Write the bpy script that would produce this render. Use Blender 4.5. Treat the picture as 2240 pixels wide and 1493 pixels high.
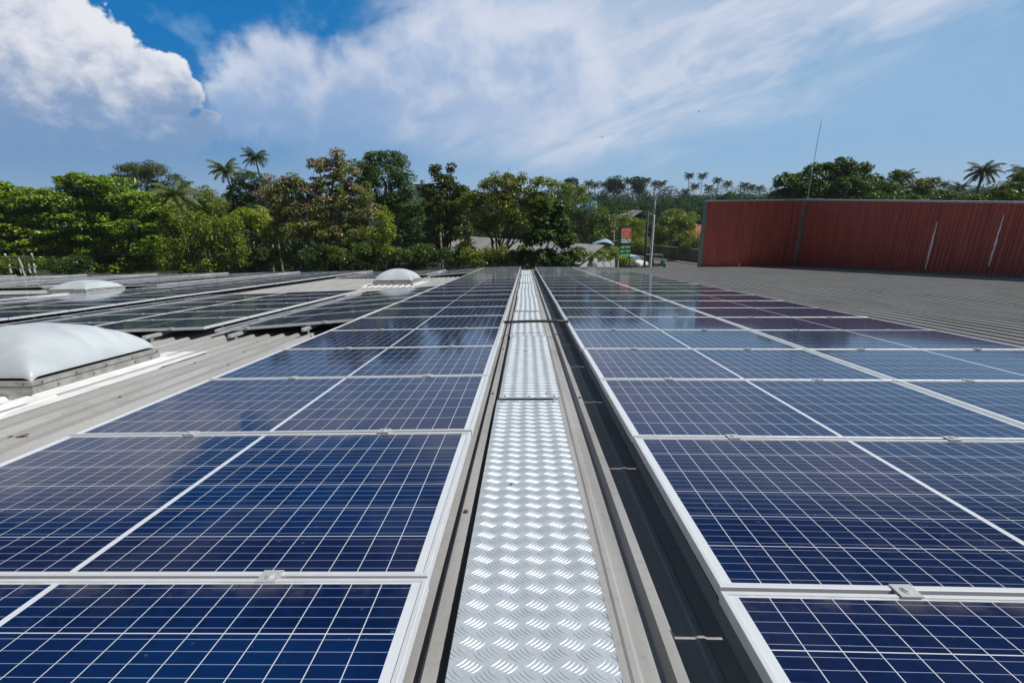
import bpy, math, random
import numpy as np
from mathutils import Matrix, Vector
S = bpy.context.scene
COL = S.collection
for o in list(bpy.data.objects): bpy.data.objects.remove(o)
random.seed(7)
RNG = np.random.default_rng(11)

# ------------------------------------------------------------------ camera
CAMZ = 9.4
SL = math.radians(6.4)                       # fall of the roof away from the camera
cam_d = bpy.data.cameras.new('camera'); cam = bpy.data.objects.new('camera', cam_d); COL.objects.link(cam)
W3 = ((0.99951, 0.00671, 0.03052), (0.02709, 0.30099, -0.95324), (-0.01558, 0.9536, 0.30067))
cam.matrix_world = Matrix.Translation((0, 0, CAMZ)) @ Matrix(W3).to_4x4()
cam_d.sensor_width = 36; cam_d.lens = 36 * 1009.7 / 2240
cam_d.clip_start = 0.05; cam_d.clip_end = 3000
S.camera = cam

# ------------------------------------------------------------------ light
SUN_EL, SUN_DIR = math.radians(52), Vector((1.0, -0.10, 0)).normalized()
sun_vec = Vector((SUN_DIR.x * math.cos(SUN_EL), SUN_DIR.y * math.cos(SUN_EL), math.sin(SUN_EL)))
sd = bpy.data.lights.new('sun', 'SUN'); sun = bpy.data.objects.new('sun', sd); COL.objects.link(sun)
sd.energy = 4.6; sd.angle = math.radians(0.53); sd.color = (1.0, 0.965, 0.915)
sun.rotation_euler = sun_vec.to_track_quat('Z', 'Y').to_euler(); sun.location = (0, 0, 60)
S.view_settings.view_transform = 'Standard'; S.view_settings.look = 'None'
S.view_settings.gamma = 1; S.view_settings.exposure = 0.0
S.render.engine = 'CYCLES'

class NG:
    """small helper for node trees"""
    def __init__(s, nt): s.nt = nt
    def n(s, t, **k):
        o = s.nt.nodes.new(t)
        for a, b in k.items(): setattr(o, a, b)
        return o
    def lk(s, a, b): s.nt.links.new(a, b)
    def put(s, sock, v):
        if hasattr(v, 'is_output'): s.lk(v, sock)
        else: sock.default_value = v
    def m(s, op, a, b=0.0, c=None, clamp=False):
        o = s.n('ShaderNodeMath', operation=op, use_clamp=clamp)
        s.put(o.inputs[0], a)
        if op not in ('ABSOLUTE', 'FLOOR', 'FRACT', 'SQRT', 'ARCSINE'): s.put(o.inputs[1], b)
        if c is not None: s.put(o.inputs[2], c)
        return o.outputs[0]
    def mix(s, f, a, b, bt='MIX'):
        o = s.n('ShaderNodeMix', data_type='RGBA', blend_type=bt)
        s.put(o.inputs[0], f)
        for i, v in ((6, a), (7, b)):
            if isinstance(v, tuple) and len(v) == 3: v = v + (1,)
            s.put(o.inputs[i], v)
        return o.outputs[2]
    def noise(s, vec, scale, detail=4, rough=.55, dist=0.0, out=0):
        o = s.n('ShaderNodeTexNoise')
        if vec is not None: s.lk(vec, o.inputs['Vector'])
        o.inputs['Scale'].default_value = scale; o.inputs['Detail'].default_value = detail
        o.inputs['Roughness'].default_value = rough; o.inputs['Distortion'].default_value = dist
        return o.outputs[out]
    def ss(s, v, a, b, o0=0.0, o1=1.0):
        o = s.n('ShaderNodeMapRange', interpolation_type='SMOOTHSTEP')
        s.put(o.inputs[0], v); o.inputs[1].default_value = a; o.inputs[2].default_value = b
        o.inputs[3].default_value = o0; o.inputs[4].default_value = o1
        return o.outputs[0]
    def vm(s, vec, sc):
        o = s.n('ShaderNodeMapping'); s.lk(vec, o.inputs[0]); o.inputs['Scale'].default_value = sc
        return o.outputs[0]

# ------------------------------------------------------------------ world: clear-air sky with clouds
wd = bpy.data.worlds.new('World'); S.world = wd; wd.use_nodes = True
nt = wd.node_tree; nt.nodes.clear(); g = NG(nt)
sky = g.n('ShaderNodeTexSky', sky_type='NISHITA'); sky.sun_disc = False
sky.sun_elevation = SUN_EL; sky.sun_rotation = math.atan2(sun_vec.x, sun_vec.y)
sky.air_density = 1.0; sky.dust_density = 0.6; sky.ozone_density = 2.0
tc = g.n('ShaderNodeTexCoord'); D = tc.outputs['Generated']
sep = g.n('ShaderNodeSeparateXYZ'); g.lk(D, sep.inputs[0])
az = g.m('MULTIPLY', g.m('ARCTAN2', sep.outputs[0], sep.outputs[1]), 57.2958)
el = g.m('MULTIPLY', g.m('ARCSINE', sep.outputs[2]), 57.2958)
elc = g.m('MAXIMUM', el, -2.0)
hsv = g.n('ShaderNodeHueSaturation'); hsv.inputs['Saturation'].default_value = 1.45; hsv.inputs['Value'].default_value = 0.80
g.lk(sky.outputs[0], hsv.inputs['Color'])
skyc = g.mix(g.ss(az, -30, 45), (.010 * 10, .185 * 10, .50 * 10), (.10 * 10, .34 * 10, .60 * 10))
base = g.mix(.80, g.mix(1.0, hsv.outputs[0], (.5, .8, 1.0), 'MULTIPLY'), skyc)
# domain-warped coordinates for cloud outlines
n1 = g.n('ShaderNodeTexNoise'); g.lk(D, n1.inputs['Vector']); n1.inputs['Scale'].default_value = 5; n1.inputs['Detail'].default_value = 9; n1.inputs['Roughness'].default_value = .62
sc = g.n('ShaderNodeSeparateColor'); g.lk(n1.outputs['Color'], sc.inputs[0])
azw = g.m('ADD', az, g.m('MULTIPLY', g.m('SUBTRACT', sc.outputs[0], .5), 10.0))
elw = g.m('ADD', el, g.m('MULTIPLY', g.m('SUBTRACT', sc.outputs[1], .5), 8.0))
def blobs(lst, a, e):
    r = None
    for (a0, e0, ra, re) in lst:
        x = g.m('DIVIDE', g.m('SUBTRACT', a, a0), ra); y = g.m('DIVIDE', g.m('SUBTRACT', e, e0), re)
        d = g.m('SUBTRACT', 1.0, g.m('SQRT', g.m('ADD', g.m('MULTIPLY', x, x), g.m('MULTIPLY', y, y))))
        r = d if r is None else g.m('SMOOTH_MAX', r, d, .12)
    return r
bil = g.noise(g.vm(D, (1, 1, 1.25)), 20, 6, .55, .3)
bil2 = g.noise(g.vm(D, (1, 1, 1.25)), 7, 6, .55)
cum = blobs([(-45, 14, 6.5, 6), (-40.6, 11.5, 4.5, 4.5), (-36.6, 9.8, 3.6, 3.7), (-44, 6, 8, 6.5), (-38, 6, 6, 5), (-49, 7, 5, 6), (-34.5, 6.5, 3.0, 2.2)], azw, elw)
cumf = g.m('ADD', cum, g.m('MULTIPLY', g.m('SUBTRACT', bil, .5), .55))
cumm = g.m('MULTIPLY', g.ss(cumf, .02, .12), g.ss(elc, 1.0, 9.5))
# right-hand bank
bank = blobs([(-30.2, 9.6, 3.2, 4.8), (-25.5, 10.6, 5.5, 6.2), (-18, 8.5, 8, 7.8), (-8, 7.5, 9, 6), (-3, 12, 17, 8)], azw, elw)
bankf = g.m('ADD', bank, g.m('MULTIPLY', g.m('SUBTRACT', bil, .5), .40))
bankm = g.m('MULTIPLY', g.ss(bankf, -.05, .42), g.ss(elc, 1.5, 11))
# thin high veil with wind streaks
rot = g.n('ShaderNodeVectorRotate'); rot.rotation_type = 'Y_AXIS'; g.lk(D, rot.inputs['Vector']); rot.inputs['Angle'].default_value = math.radians(20)
strk = g.noise(g.vm(rot.outputs[0], (1.0, 1.0, 4.0)), 5.0, 9, .6, .5)
veil = blobs([(4, 16, 24, 12), (14, 15, 28, 12), (32, 17, 19, 7), (4, 9, 24, 7.5)], g.m('ADD', az, g.m('MULTIPLY', g.m('SUBTRACT', sc.outputs[0], .5), 4.0)), g.m('ADD', el, g.m('MULTIPLY', g.m('SUBTRACT', sc.outputs[1], .5), 3.0)))
veilf = g.m('ADD', veil, g.m('MULTIPLY', g.m('SUBTRACT', strk, .5), .85))
veilm = g.m('MULTIPLY', g.ss(veilf, -.05, .75), .88)
low = g.ss(g.m('ADD', g.m('SUBTRACT', elc, g.m('MULTIPLY', g.m('MAXIMUM', g.m('ADD', az, 12), 0), .16)), g.m('MULTIPLY', g.m('SUBTRACT', bil2, .5), 5)), 13.5, 1, 0, .95)
K = 10.0
def kc(r, gg, b): return (r * K, gg * K, b * K)
hz = g.mix(g.ss(az, -45, 5), kc(.18, .33, .56), kc(.28, .47, .70))
hz = g.mix(g.ss(elc, 0, 4.5, .35, 0), hz, kc(.43, .57, .69))
c1 = g.mix(low, base, hz)
c2 = g.mix(veilm, c1, g.mix(g.ss(strk, .36, .66), kc(.47, .57, .74), kc(.66, .70, .82)))
c2 = g.mix(g.m('MULTIPLY', g.ss(bil2, .53, .66, 0, .5), g.ss(el, 5, 10)), c2, kc(.22, .42, .66))
shade = g.m('ADD', g.m('ADD', g.m('MULTIPLY', g.m('SUBTRACT', bil, .5), .7), g.m('MULTIPLY', g.m('SUBTRACT', bil2, .5), 1.6)), g.m('MULTIPLY', g.m('SUBTRACT', elw, 9), .05))
edge = g.ss(bankf, .05, .75, .28, 0)
c3 = g.mix(g.m('MULTIPLY', bankm, .85), c2, g.mix(g.ss(g.m('ADD', shade, edge), -.12, .55), kc(.33, .46, .69), kc(.66, .71, .83)))
shade2 = g.m('ADD', g.m('MULTIPLY', g.m('SUBTRACT', bil, .5), 1.5), g.m('ADD', g.m('MULTIPLY', g.m('SUBTRACT', bil2, .5), 1.6), g.m('MULTIPLY', g.m('SUBTRACT', elw, 9.8), .095)))
edge2 = g.ss(cumf, .05, .5, .22, 0)
c4 = g.mix(cumm, c3, g.mix(g.ss(g.m('ADD', shade2, edge2), -.30, .55), kc(.24, .35, .55), kc(.80, .81, .87)))
# overhead and behind: unseen sky darkened and greyed to weaken fill light and reflections
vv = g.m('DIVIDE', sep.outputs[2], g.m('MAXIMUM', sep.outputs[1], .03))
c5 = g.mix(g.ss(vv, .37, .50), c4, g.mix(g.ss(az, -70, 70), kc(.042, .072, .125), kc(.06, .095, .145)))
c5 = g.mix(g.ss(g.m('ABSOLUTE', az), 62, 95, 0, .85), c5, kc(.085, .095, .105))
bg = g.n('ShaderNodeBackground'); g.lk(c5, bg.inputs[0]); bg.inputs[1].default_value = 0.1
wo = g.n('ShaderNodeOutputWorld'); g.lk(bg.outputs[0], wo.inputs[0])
wd.cycles.sampling_method = 'MANUAL'; wd.cycles.sample_map_resolution = 1024

# ------------------------------------------------------------------ frames of reference
ROOF = Matrix.Translation((0, 0, CAMZ)) @ Matrix.Rotation(-SL, 4, 'X')
def RP(x, y, h): return ROOF @ Vector((x, y, -h))
def hroof(x):
    if x > -0.3: return 1.05
    if x > -4.3: return 1.05 + .07 * (-x - .3) / 4
    return 1.12 + .04 * min(1, (-x - 4.3) / 20)
WM = Matrix(W3)
def at(px, py, d):
    """point in the place at forward distance d (m) whose bearing is that of a spot in the photograph"""
    r = WM @ Vector((px - 1120, 746.5 - py, -1009.7)); r *= d / r.y
    return Vector((r.x, r.y, r.z + CAMZ))

# ------------------------------------------------------------------ object helpers
def tag(o, label=None, cat=None, group=None, kind=None):
    if label: o['label'] = label
    if cat: o['category'] = cat
    if group: o['group'] = group
    if kind: o['kind'] = kind
    return o
class MB:
    def __init__(s): s.v = []; s.f = []
    def add(s, vs, fs):
        b = len(s.v); s.v += [tuple(v) for v in vs]; s.f += [tuple(i + b for i in f) for f in fs]; return s
    def box(s, x0, x1, y0, y1, z0, z1, M=None):
        vs = [Vector((x, y, z)) for x in (x0, x1) for y in (y0, y1) for z in (z0, z1)]
        if M: vs = [M @ v for v in vs]
        return s.add(vs, [(0, 1, 3, 2), (4, 6, 7, 5), (0, 4, 5, 1), (2, 3, 7, 6), (0, 2, 6, 4), (1, 5, 7, 3)])
    def tube(s, pts, rad, n=8, cap=True):
        pts = [Vector(p) for p in pts]; rad = rad if hasattr(rad, '__len__') else [rad] * len(pts)
        b = len(s.v); up = Vector((0, 0, 1)); ref = None
        for i, p in enumerate(pts):
            t = (pts[min(i + 1, len(pts) - 1)] - pts[max(i - 1, 0)]).normalized()
            if ref is None: ref = t.orthogonal().normalized()
            ref = (ref - t * ref.dot(t)).normalized(); q = t.cross(ref)
            for k in range(n):
                a = 2 * math.pi * k / n
                s.v.append(tuple(p + (ref * math.cos(a) + q * math.sin(a)) * rad[i]))
        for i in range(len(pts) - 1):
            for k in range(n):
                k2 = (k + 1) % n
                s.f.append((b + i * n + k, b + i * n + k2, b + (i + 1) * n + k2, b + (i + 1) * n + k))
        if cap:
            s.f.append(tuple(b + k for k in range(n))[::-1]); e = b + (len(pts) - 1) * n
            s.f.append(tuple(e + k for k in range(n)))
        return s
    def prism(s, poly, a0, a1, axis=1, M=None):
        """poly in the two other axes extruded along axis"""
        def mk(p, a):
            v = [p[0], p[1]]; v.insert(axis, a); v = Vector(v)
            return M @ v if M else v
        n = len(poly)
        vs = [mk(p, a0) for p in poly] + [mk(p, a1) for p in poly]
        return s.add(vs, [tuple(range(n))[::-1], tuple(range(n, 2 * n))] + [(i, (i + 1) % n, n + (i + 1) % n, n + i) for i in range(n)])
    def mesh(s, name, mat, smooth=False):
        me = bpy.data.meshes.new(name); me.from_pydata(s.v, [], s.f); me.validate(); me.update()
        import bmesh
        bm = bmesh.new(); bm.from_mesh(me); bmesh.ops.recalc_face_normals(bm, faces=bm.faces); bm.to_mesh(me); bm.free()
        if mat: me.materials.append(mat)
        if smooth: me.polygons.foreach_set('use_smooth', [True] * len(me.polygons))
        return me
    def build(s, name, mat, parent=None, smooth=False, M=None):
        o = bpy.data.objects.new(name, s.mesh(name, mat, smooth)); COL.objects.link(o)
        if parent: o.parent = parent
        if M is not None: o.matrix_basis = M
        return o
def inst(me, name, parent=None, M=None):
    o = bpy.data.objects.new(name, me); COL.objects.link(o)
    if parent: o.parent = parent
    if M is not None: o.matrix_basis = M
    return o
def empty(name, M, label=None, cat=None, group=None):
    o = bpy.data.objects.new(name, None); COL.objects.link(o); o.empty_display_size = .2
    o.matrix_basis = M if isinstance(M, Matrix) else Matrix.Translation(M)
    return tag(o, label, cat, group)

# ------------------------------------------------------------------ materials
def mat(name, col, rough=.6, metal=0.0, var=0.0, vscale=8.0, bump=0.0, bscale=60, col2=None, streak=None, spec=.5, coords='Object', trans=0.0):
    m = bpy.data.materials.new(name); m.use_nodes = True; nt = m.node_tree; g = NG(nt)
    p = nt.nodes['Principled BSDF']
    p.inputs['Roughness'].default_value = rough; p.inputs['Metallic'].default_value = metal
    p.inputs['Specular IOR Level'].default_value = spec
    tcn = g.n('ShaderNodeTexCoord'); V = tcn.outputs[coords]
    if streak: V = g.vm(V, streak)
    if var > 0 or col2:
        f = g.noise(V, vscale, 6, .6)
        c2 = col2 or tuple(c * (1 - var) for c in col)
        c = g.mix(g.ss(f, .35, .65), col, c2)
        g.lk(c, p.inputs['Base Color'])
        g.lk(g.ss(f, .3, .7, rough * .85, min(1, rough * 1.15)), p.inputs['Roughness'])
    else: p.inputs['Base Color'].default_value = tuple(col) + (1,)
    if bump > 0:
        b = g.n('ShaderNodeBump'); b.inputs['Strength'].default_value = bump; b.inputs['Distance'].default_value = .01
        g.lk(g.noise(V, bscale, 4), b.inputs['Height']); g.lk(b.outputs[0], p.inputs['Normal'])
    if trans: p.inputs['Transmission Weight'].default_value = trans
    return m

def leafmat(name, cols, gloss=.35, transl=.45):
    """foliage: every leaf picks its own tone"""
    m = bpy.data.materials.new(name); m.use_nodes = True; nt = m.node_tree; nt.nodes.clear(); g = NG(nt)
    geo = g.n('ShaderNodeNewGeometry')
    r = g.n('ShaderNodeValToRGB'); g.lk(geo.outputs['Random Per Island'], r.inputs[0]); cr = r.color_ramp
    cr.interpolation = 'CONSTANT' if len(cols) > 4 else 'LINEAR'
    for i, c in enumerate(cols):
        pos = i / (len(cols) - (0 if len(cols) > 4 else 1))
        e = cr.elements[i] if i < 2 else cr.elements.new(pos)
        e.position = pos; e.color = tuple(c) + (1,)
    tcn = g.n('ShaderNodeTexCoord')
    big = g.noise(tcn.outputs['Object'], .55, 3)
    c = g.mix(g.ss(big, .35, .65, 0, .55), r.outputs[0], g.mix(1.0, r.outputs[0], (.62, .70, .55), 'MULTIPLY'))
    p = g.n('ShaderNodeBsdfPrincipled'); g.lk(c, p.inputs['Base Color']); p.inputs['Roughness'].default_value = gloss
    p.inputs['Specular IOR Level'].default_value = .35 if gloss < .6 else .08
    t = g.n('ShaderNodeBsdfTranslucent'); g.lk(g.mix(1.0, c, (1.2, 1.25, .5), 'MULTIPLY'), t.inputs[0])
    mx = g.n('ShaderNodeMixShader'); mx.inputs[0].default_value = transl * .68
    g.lk(p.outputs[0], mx.inputs[1]); g.lk(t.outputs[0], mx.inputs[2])
    o = g.n('ShaderNodeOutputMaterial'); g.lk(mx.outputs[0], o.inputs[0])
    return m

M_alu = mat('anodised_aluminium', (.68, .71, .75), .5, .2, var=.10, vscale=14)
M_clamp = mat('clamp_aluminium', (.60, .62, .63), .45, .4)
M_steel = mat('galvanised_steel', (.50, .51, .52), .42, .6, var=.2, vscale=20)
M_pipe = mat('dark_conduit_steel', (.05, .05, .05), .45, .3, var=.3, vscale=30)
M_black = mat('black_rubber', (.012, .012, .013), .6)
M_screw = mat('rusty_screw', (.10, .05, .03), .7)

def glass_cells():
    m = bpy.data.materials.new('solar_glass'); m.use_nodes = True; nt = m.node_tree; g = NG(nt)
    p = nt.nodes['Principled BSDF']
    tcn = g.n('ShaderNodeTexCoord'); sp = g.n('ShaderNodeSeparateXYZ'); g.lk(tcn.outputs['Object'], sp.inputs[0])
    info = g.n('ShaderNodeObjectInfo'); rnd = info.outputs['Random']
    L, Wd = 1.978, .992
    a = g.m('SUBTRACT', g.m('ABSOLUTE', g.m('SUBTRACT', sp.outputs[0], L / 2)), .009)
    cx = g.m('DIVIDE', a, .0785)
    uy = g.m('DIVIDE', g.m('SUBTRACT', sp.outputs[1], .018), .15933)
    px = g.m('PINGPONG', cx, .5); py = g.m('PINGPONG', uy, .5)
    lx = g.m('LESS_THAN', px, .00115 / .0785); ly = g.m('LESS_THAN', py, .0013 / .15933)
    out = g.m('MAXIMUM', g.m('LESS_THAN', a, 0.0), g.m('GREATER_THAN', a, .942))
    out = g.m('MAXIMUM', out, g.m('MAXIMUM', g.m('LESS_THAN', uy, 0.0), g.m('GREATER_THAN', uy, 6.0)))
    white = g.m('MAXIMUM', out, g.m('MAXIMUM', lx, ly))
    bus = g.m('LESS_THAN', g.m('PINGPONG', g.m('ADD', g.m('MULTIPLY', uy, 5), .5), .5), .0007 / .03187)
    # tones of the polycrystalline cells: whole cells are cut in two, so pairs share a tone
    comb = g.n('ShaderNodeCombineXYZ')
    g.lk(g.m('FLOOR', g.m('DIVIDE', sp.outputs[0], .157)), comb.inputs[0]); g.lk(g.m('FLOOR', uy), comb.inputs[1]); g.lk(g.m('MULTIPLY', rnd, 91), comb.inputs[2])
    wn = g.n('ShaderNodeTexWhiteNoise'); g.lk(comb.outputs[0], wn.inputs['Vector'])
    comb2 = g.n('ShaderNodeCombineXYZ'); g.lk(g.m('FLOOR', uy), comb2.inputs[1]); g.lk(g.m('MULTIPLY', rnd, 57), comb2.inputs[2])
    wn2 = g.n('ShaderNodeTexWhiteNoise'); g.lk(comb2.outputs[0], wn2.inputs['Vector'])
    tone = g.m('ADD', g.m('MULTIPLY', wn.outputs[0], .35), g.m('MULTIPLY', wn2.outputs[0], .65))
    cry = g.n('ShaderNodeTexVoronoi'); cry.inputs['Scale'].default_value = 55; g.lk(tcn.outputs['Object'], cry.inputs['Vector'])
    cc = g.mix(g.ss(tone, .15, .85), (.0016, .0085, .045), (.0022, .020, .088))
    cc = g.mix(g.ss(wn2.outputs[0], .6, .62, 0, .7), cc, (.0052, .0066, .034))
    cc = g.mix(g.m('MULTIPLY', cry.outputs['Color'], .25), cc, (.004, .03, .13))
    cc = g.mix(bus, cc, (.24, .30, .46))
    dust = g.noise(g.vm(tcn.outputs['Object'], (1, 1, 1)), 23, 5, .7)
    off = g.n('ShaderNodeVectorMath', operation='ADD'); g.lk(tcn.outputs['Object'], off.inputs[0]); g.lk(info.outputs['Location'], off.inputs[1])
    spots = g.noise(off.outputs[0], 38, 2, .5)
    c = g.mix(white, cc, (.62, .66, .72))
    c = g.mix(g.ss(spots, .71, .76, 0, .30), c, (.07, .22, .38))
    c = g.mix(g.ss(g.noise(off.outputs[0], 2.2, 5, .65), .45, .75, .0, .05), c, (.30, .29, .27))
    # silt that gathers along the lower frame edge, and a few droppings
    silt = g.m('MULTIPLY', g.ss(sp.outputs[1], .90, .985), g.ss(g.noise(off.outputs[0], 9, 4, .7), .35, .7))
    c = g.mix(g.m('MULTIPLY', silt, .35), c, (.22, .19, .15))
    vo = g.n('ShaderNodeTexVoronoi'); vo.inputs['Scale'].default_value = 1.7; g.lk(off.outputs[0], vo.inputs['Vector'])
    vr = g.n('ShaderNodeSeparateColor'); g.lk(vo.outputs['Color'], vr.inputs[0])
    drop = g.m('MULTIPLY', g.m('LESS_THAN', g.m('ADD', vo.outputs['Distance'], g.m('MULTIPLY', g.noise(off.outputs[0], 60, 2), .02)), .026), g.m('GREATER_THAN', vr.outputs[0], .62))
    c = g.mix(g.m('MULTIPLY', drop, .8), c, (.45, .45, .42))
    g.lk(c, p.inputs['Base Color'])
    g.lk(g.ss(dust, .3, .7, .05, .11), p.inputs['Roughness'])
    p.inputs['IOR'].default_value = 1.45; p.inputs['Specular IOR Level'].default_value = .32
    return m
M_glass = glass_cells()

def roofmat(name, c1, c2, grime):
    m = bpy.data.materials.new(name); m.use_nodes = True; nt = m.node_tree; g = NG(nt)
    p = nt.nodes['Principled BSDF']; tcn = g.n('ShaderNodeTexCoord'); V = tcn.outputs['Object']
    f1 = g.noise(g.vm(V, (5, .35, 1)), 2.0, 6, .6); f2 = g.noise(V, 30, 6, .7); f3 = g.noise(V, 1.3, 4, .6)
    c = g.mix(g.ss(f1, .35, .68), c1, c2)
    c = g.mix(g.ss(f2, .5, .75, 0, .35), c, grime)
    c = g.mix(g.ss(f3, .55, .72, 0, .3), c, grime)
    g.lk(c, p.inputs['Base Color']); p.inputs['Roughness'].default_value = .55; p.inputs['Metallic'].default_value = .15
    return m
M_roof = roofmat('weathered_roof_sheet', (.40, .405, .405), (.315, .315, .31), (.20, .165, .13))

# ------------------------------------------------------------------ warehouse and its roof
YE = 26.15; YB = -7.0; PITCH = .205; XL_, XR_ = -36.0, 17.0
wh = empty('warehouse', (0, 25.0, 0), 'long warehouse under the solar panels with ribbed grey metal roof', 'warehouse')
mb = MB(); prof = []
k0 = int((XL_ - .372) / PITCH); k1 = int((XR_ - .372) / PITCH)
for k in range(k0, k1):
    c = .372 + k * PITCH
    for dx, dz in ((-.032, 0), (-.016, .036), (.016, .036), (.032, 0), (.0865, 0), (.0945, .005), (.1105, .005), (.1185, 0)):
        if c > 4.3 and dz > .02: dx *= 1.35; dz = .056
        if c > 4.3 and abs(dx) == .032: dx *= .75
        prof.append((c + dx, dz))
ys = [YB, 0, 6, 12, 18, YE]; n = len(prof)
vs = [RP(x, y, hroof(x) - dz) for y in ys for (x, dz) in prof]
fs = [(j * n + i, j * n + i + 1, (j + 1) * n + i + 1, (j + 1) * n + i) for j in range(len(ys) - 1) for i in range(n - 1)]
mb.add(vs, fs)
inv = wh.matrix_basis.inverted()
def under(mbx, parent):
    i = parent.matrix_basis.inverted(); mbx.v = [tuple(i @ Vector(v)) for v in mbx.v]; return mbx
under(mb, wh).build('roof_sheet', M_roof, wh)
mb = MB()
mb.prism([(YB + .3, 0), (25.3, 0), (25.3, RP(0, 25.4, 1.3).z), (YB + .3, RP(0, YB, 1.3).z)], XL_ + .2, XR_ - .2, axis=0)
under(mb, wh).build('wall', mat('warehouse_wall', (.42, .42, .40), .7, var=.3), wh)
mb = MB()   # gutter along the low edge and the pale flashing over it
M = ROOF @ Matrix.Translation((0, YE, -1.20))
mb.prism([(0.0, .0), (.14, .0), (.14, .13), (.125, .13), (.125, .015), (.015, .015), (.015, .13), (0, .13)], XL_, 10.0, axis=0, M=M)
under(mb, wh).build('gutter', mat('gutter_paint', (.30, .36, .42), .45, .3, var=.2), wh)

# ------------------------------------------------------------------ solar panels
L, Wd, RW = 1.978, .992, 1.006
def ring(x0, x1, y0, y1, lip, ztop, zbot, zin):
    """rectangular frame ring: outer wall, chamfer, lip, inner wall"""
    def rect(d, z): return [(x0 + d, y0 + d, z), (x1 - d, y0 + d, z), (x1 - d, y1 - d, z), (x0 + d, y1 - d, z)]
    loops = [rect(.004, zbot), rect(0, zbot + .001), rect(0, ztop - .0015), rect(.0015, ztop), rect(lip, ztop), rect(lip, zin)]
    vs = [v for l in loops for v in l]; fs = []
    for i in range(len(loops) - 1):
        for k in range(4): fs.append((i * 4 + k, i * 4 + (k + 1) % 4, (i + 1) * 4 + (k + 1) % 4, (i + 1) * 4 + k))
    return vs, fs
mb = MB(); mb.add(*ring(0, L, 0, Wd, .013, 0, -.035, -.004)); ME_frame = mb.mesh('frame', M_alu)
mb = MB(); mb.add([(.010, .010, -.003), (L - .010, .010, -.003), (L - .010, Wd - .010, -.003), (.010, Wd - .010, -.003), (.010, .010, -.008), (L - .010, .010, -.008), (L - .010, Wd - .010, -.008), (.010, Wd - .010, -.008)],
                  [(0, 1, 2, 3), (7, 6, 5, 4)]); ME_cell = mb.mesh('cell_glass', M_glass)
mb = MB()
mb.prism([(-.030, .001), (-.030, .0045), (.016, .0045), (.016, .001), (-.0015, .001), (-.0015, -.028), (-.0125, -.028), (-.0125, .001)], -.027, .027, axis=0)
mb.tube([(0, -.007, .004), (0, -.007, .0095)], .0085, 10); mb.tube([(0, -.007, .004), (0, -.007, .0065)], .013, 12)
ME_clamp = mb.mesh('clamp', M_clamp)
ORD = 'nearest second third fourth fifth sixth seventh eighth ninth tenth eleventh twelfth thirteenth fourteenth fifteenth sixteenth seventeenth eighteenth nineteenth twentieth twenty-first twenty-second twenty-third twenty-fourth twenty-fifth twenty-sixth'.split()
npan = 0
def panel(x0, y0, h0, h1, label, group, clamps, jit=True):
    global npan; npan += 1
    b = math.asin((h1 - h0) / L); r = random.Random(npan)
    j = (r.uniform(-.0012, .0012), r.uniform(-.0008, .0008)) if jit else (0, 0)
    M = ROOF @ Matrix.Translation((x0 + r.uniform(-.004, .004), y0, -h0)) @ Matrix.Rotation(b + j[0], 4, 'Y') @ Matrix.Rotation(j[1], 4, 'X')
    t = empty('solar_panel', M, label, 'solar panel', group)
    inst(ME_frame, 'frame', t); inst(ME_cell, 'cell_glass', t)
    for cx in clamps: inst(ME_clamp, 'clamp', t, Matrix.Translation((cx, 0, 0)))
    return t
cols = []
# name, x of left edge, near edge of row 0, h at left, h at right, rows, clamps
def col(desc, x0, y0, h0, h1, rows, clamps, nearclamp=9, desc2=None):
    vis = 0
    for k in rows:
        lab = '%s solar panel %s' % (ORD[vis], desc); vis += 1
        panel(x0, y0 + k * RW, h0, h1, lab, 'solar panels laid over the roof', clamps if k <= nearclamp else [])
y0L, y0R = 1.073 - RW, 1.078 - RW
XC1 = -.262 - L
col('in the long column left of the walkway, counting away from the camera', XC1, y0L, .859, .838, range(0, 25), (L - 1.37, L - .42))
col('in the column right of the walkway, counting away from the camera', .500, y0R, .869, .889, range(0, 25), (.47, 1.475))
col('in the far right column beside bare ribbed roof, counting away', .500 + L + .018, y0R, .889, .905, range(0, 25), (.47, 1.475))
XC2 = XC1 - .02 - L; XC3 = XC2 - .055 - L; XC4 = XC3 - .02 - L
gapn = (6.08, 20.05)
def two(x0, h0, h1, d, cl=True, yn=None, nn=6):
    yn = yn or gapn[0]
    col('of the block before the middle skylight, %s' % d, x0, yn, h0, h1, range(0, nn), (.45, 1.53) if cl else ())
    col('of the far block behind the middle skylight, %s' % d, x0, gapn[1], h0, h1, range(0, 5), ())
two(XC2, 1.005, .868, 'in its rightmost column')
two(XC3, .995, .945, 'in its middle column', yn=5.95)
two(XC4, 1.035, .997, 'in its leftmost column', yn=5.85)
X = XC4 - .06
def vis_row(x1, y): return abs(x1) < 1.17 * (y + 1.0) + .2
names = ['first', 'second', 'third', 'fourth', 'fifth', 'sixth', 'seventh', 'eighth', 'ninth', 'tenth', 'eleventh']
ci = 0
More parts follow.
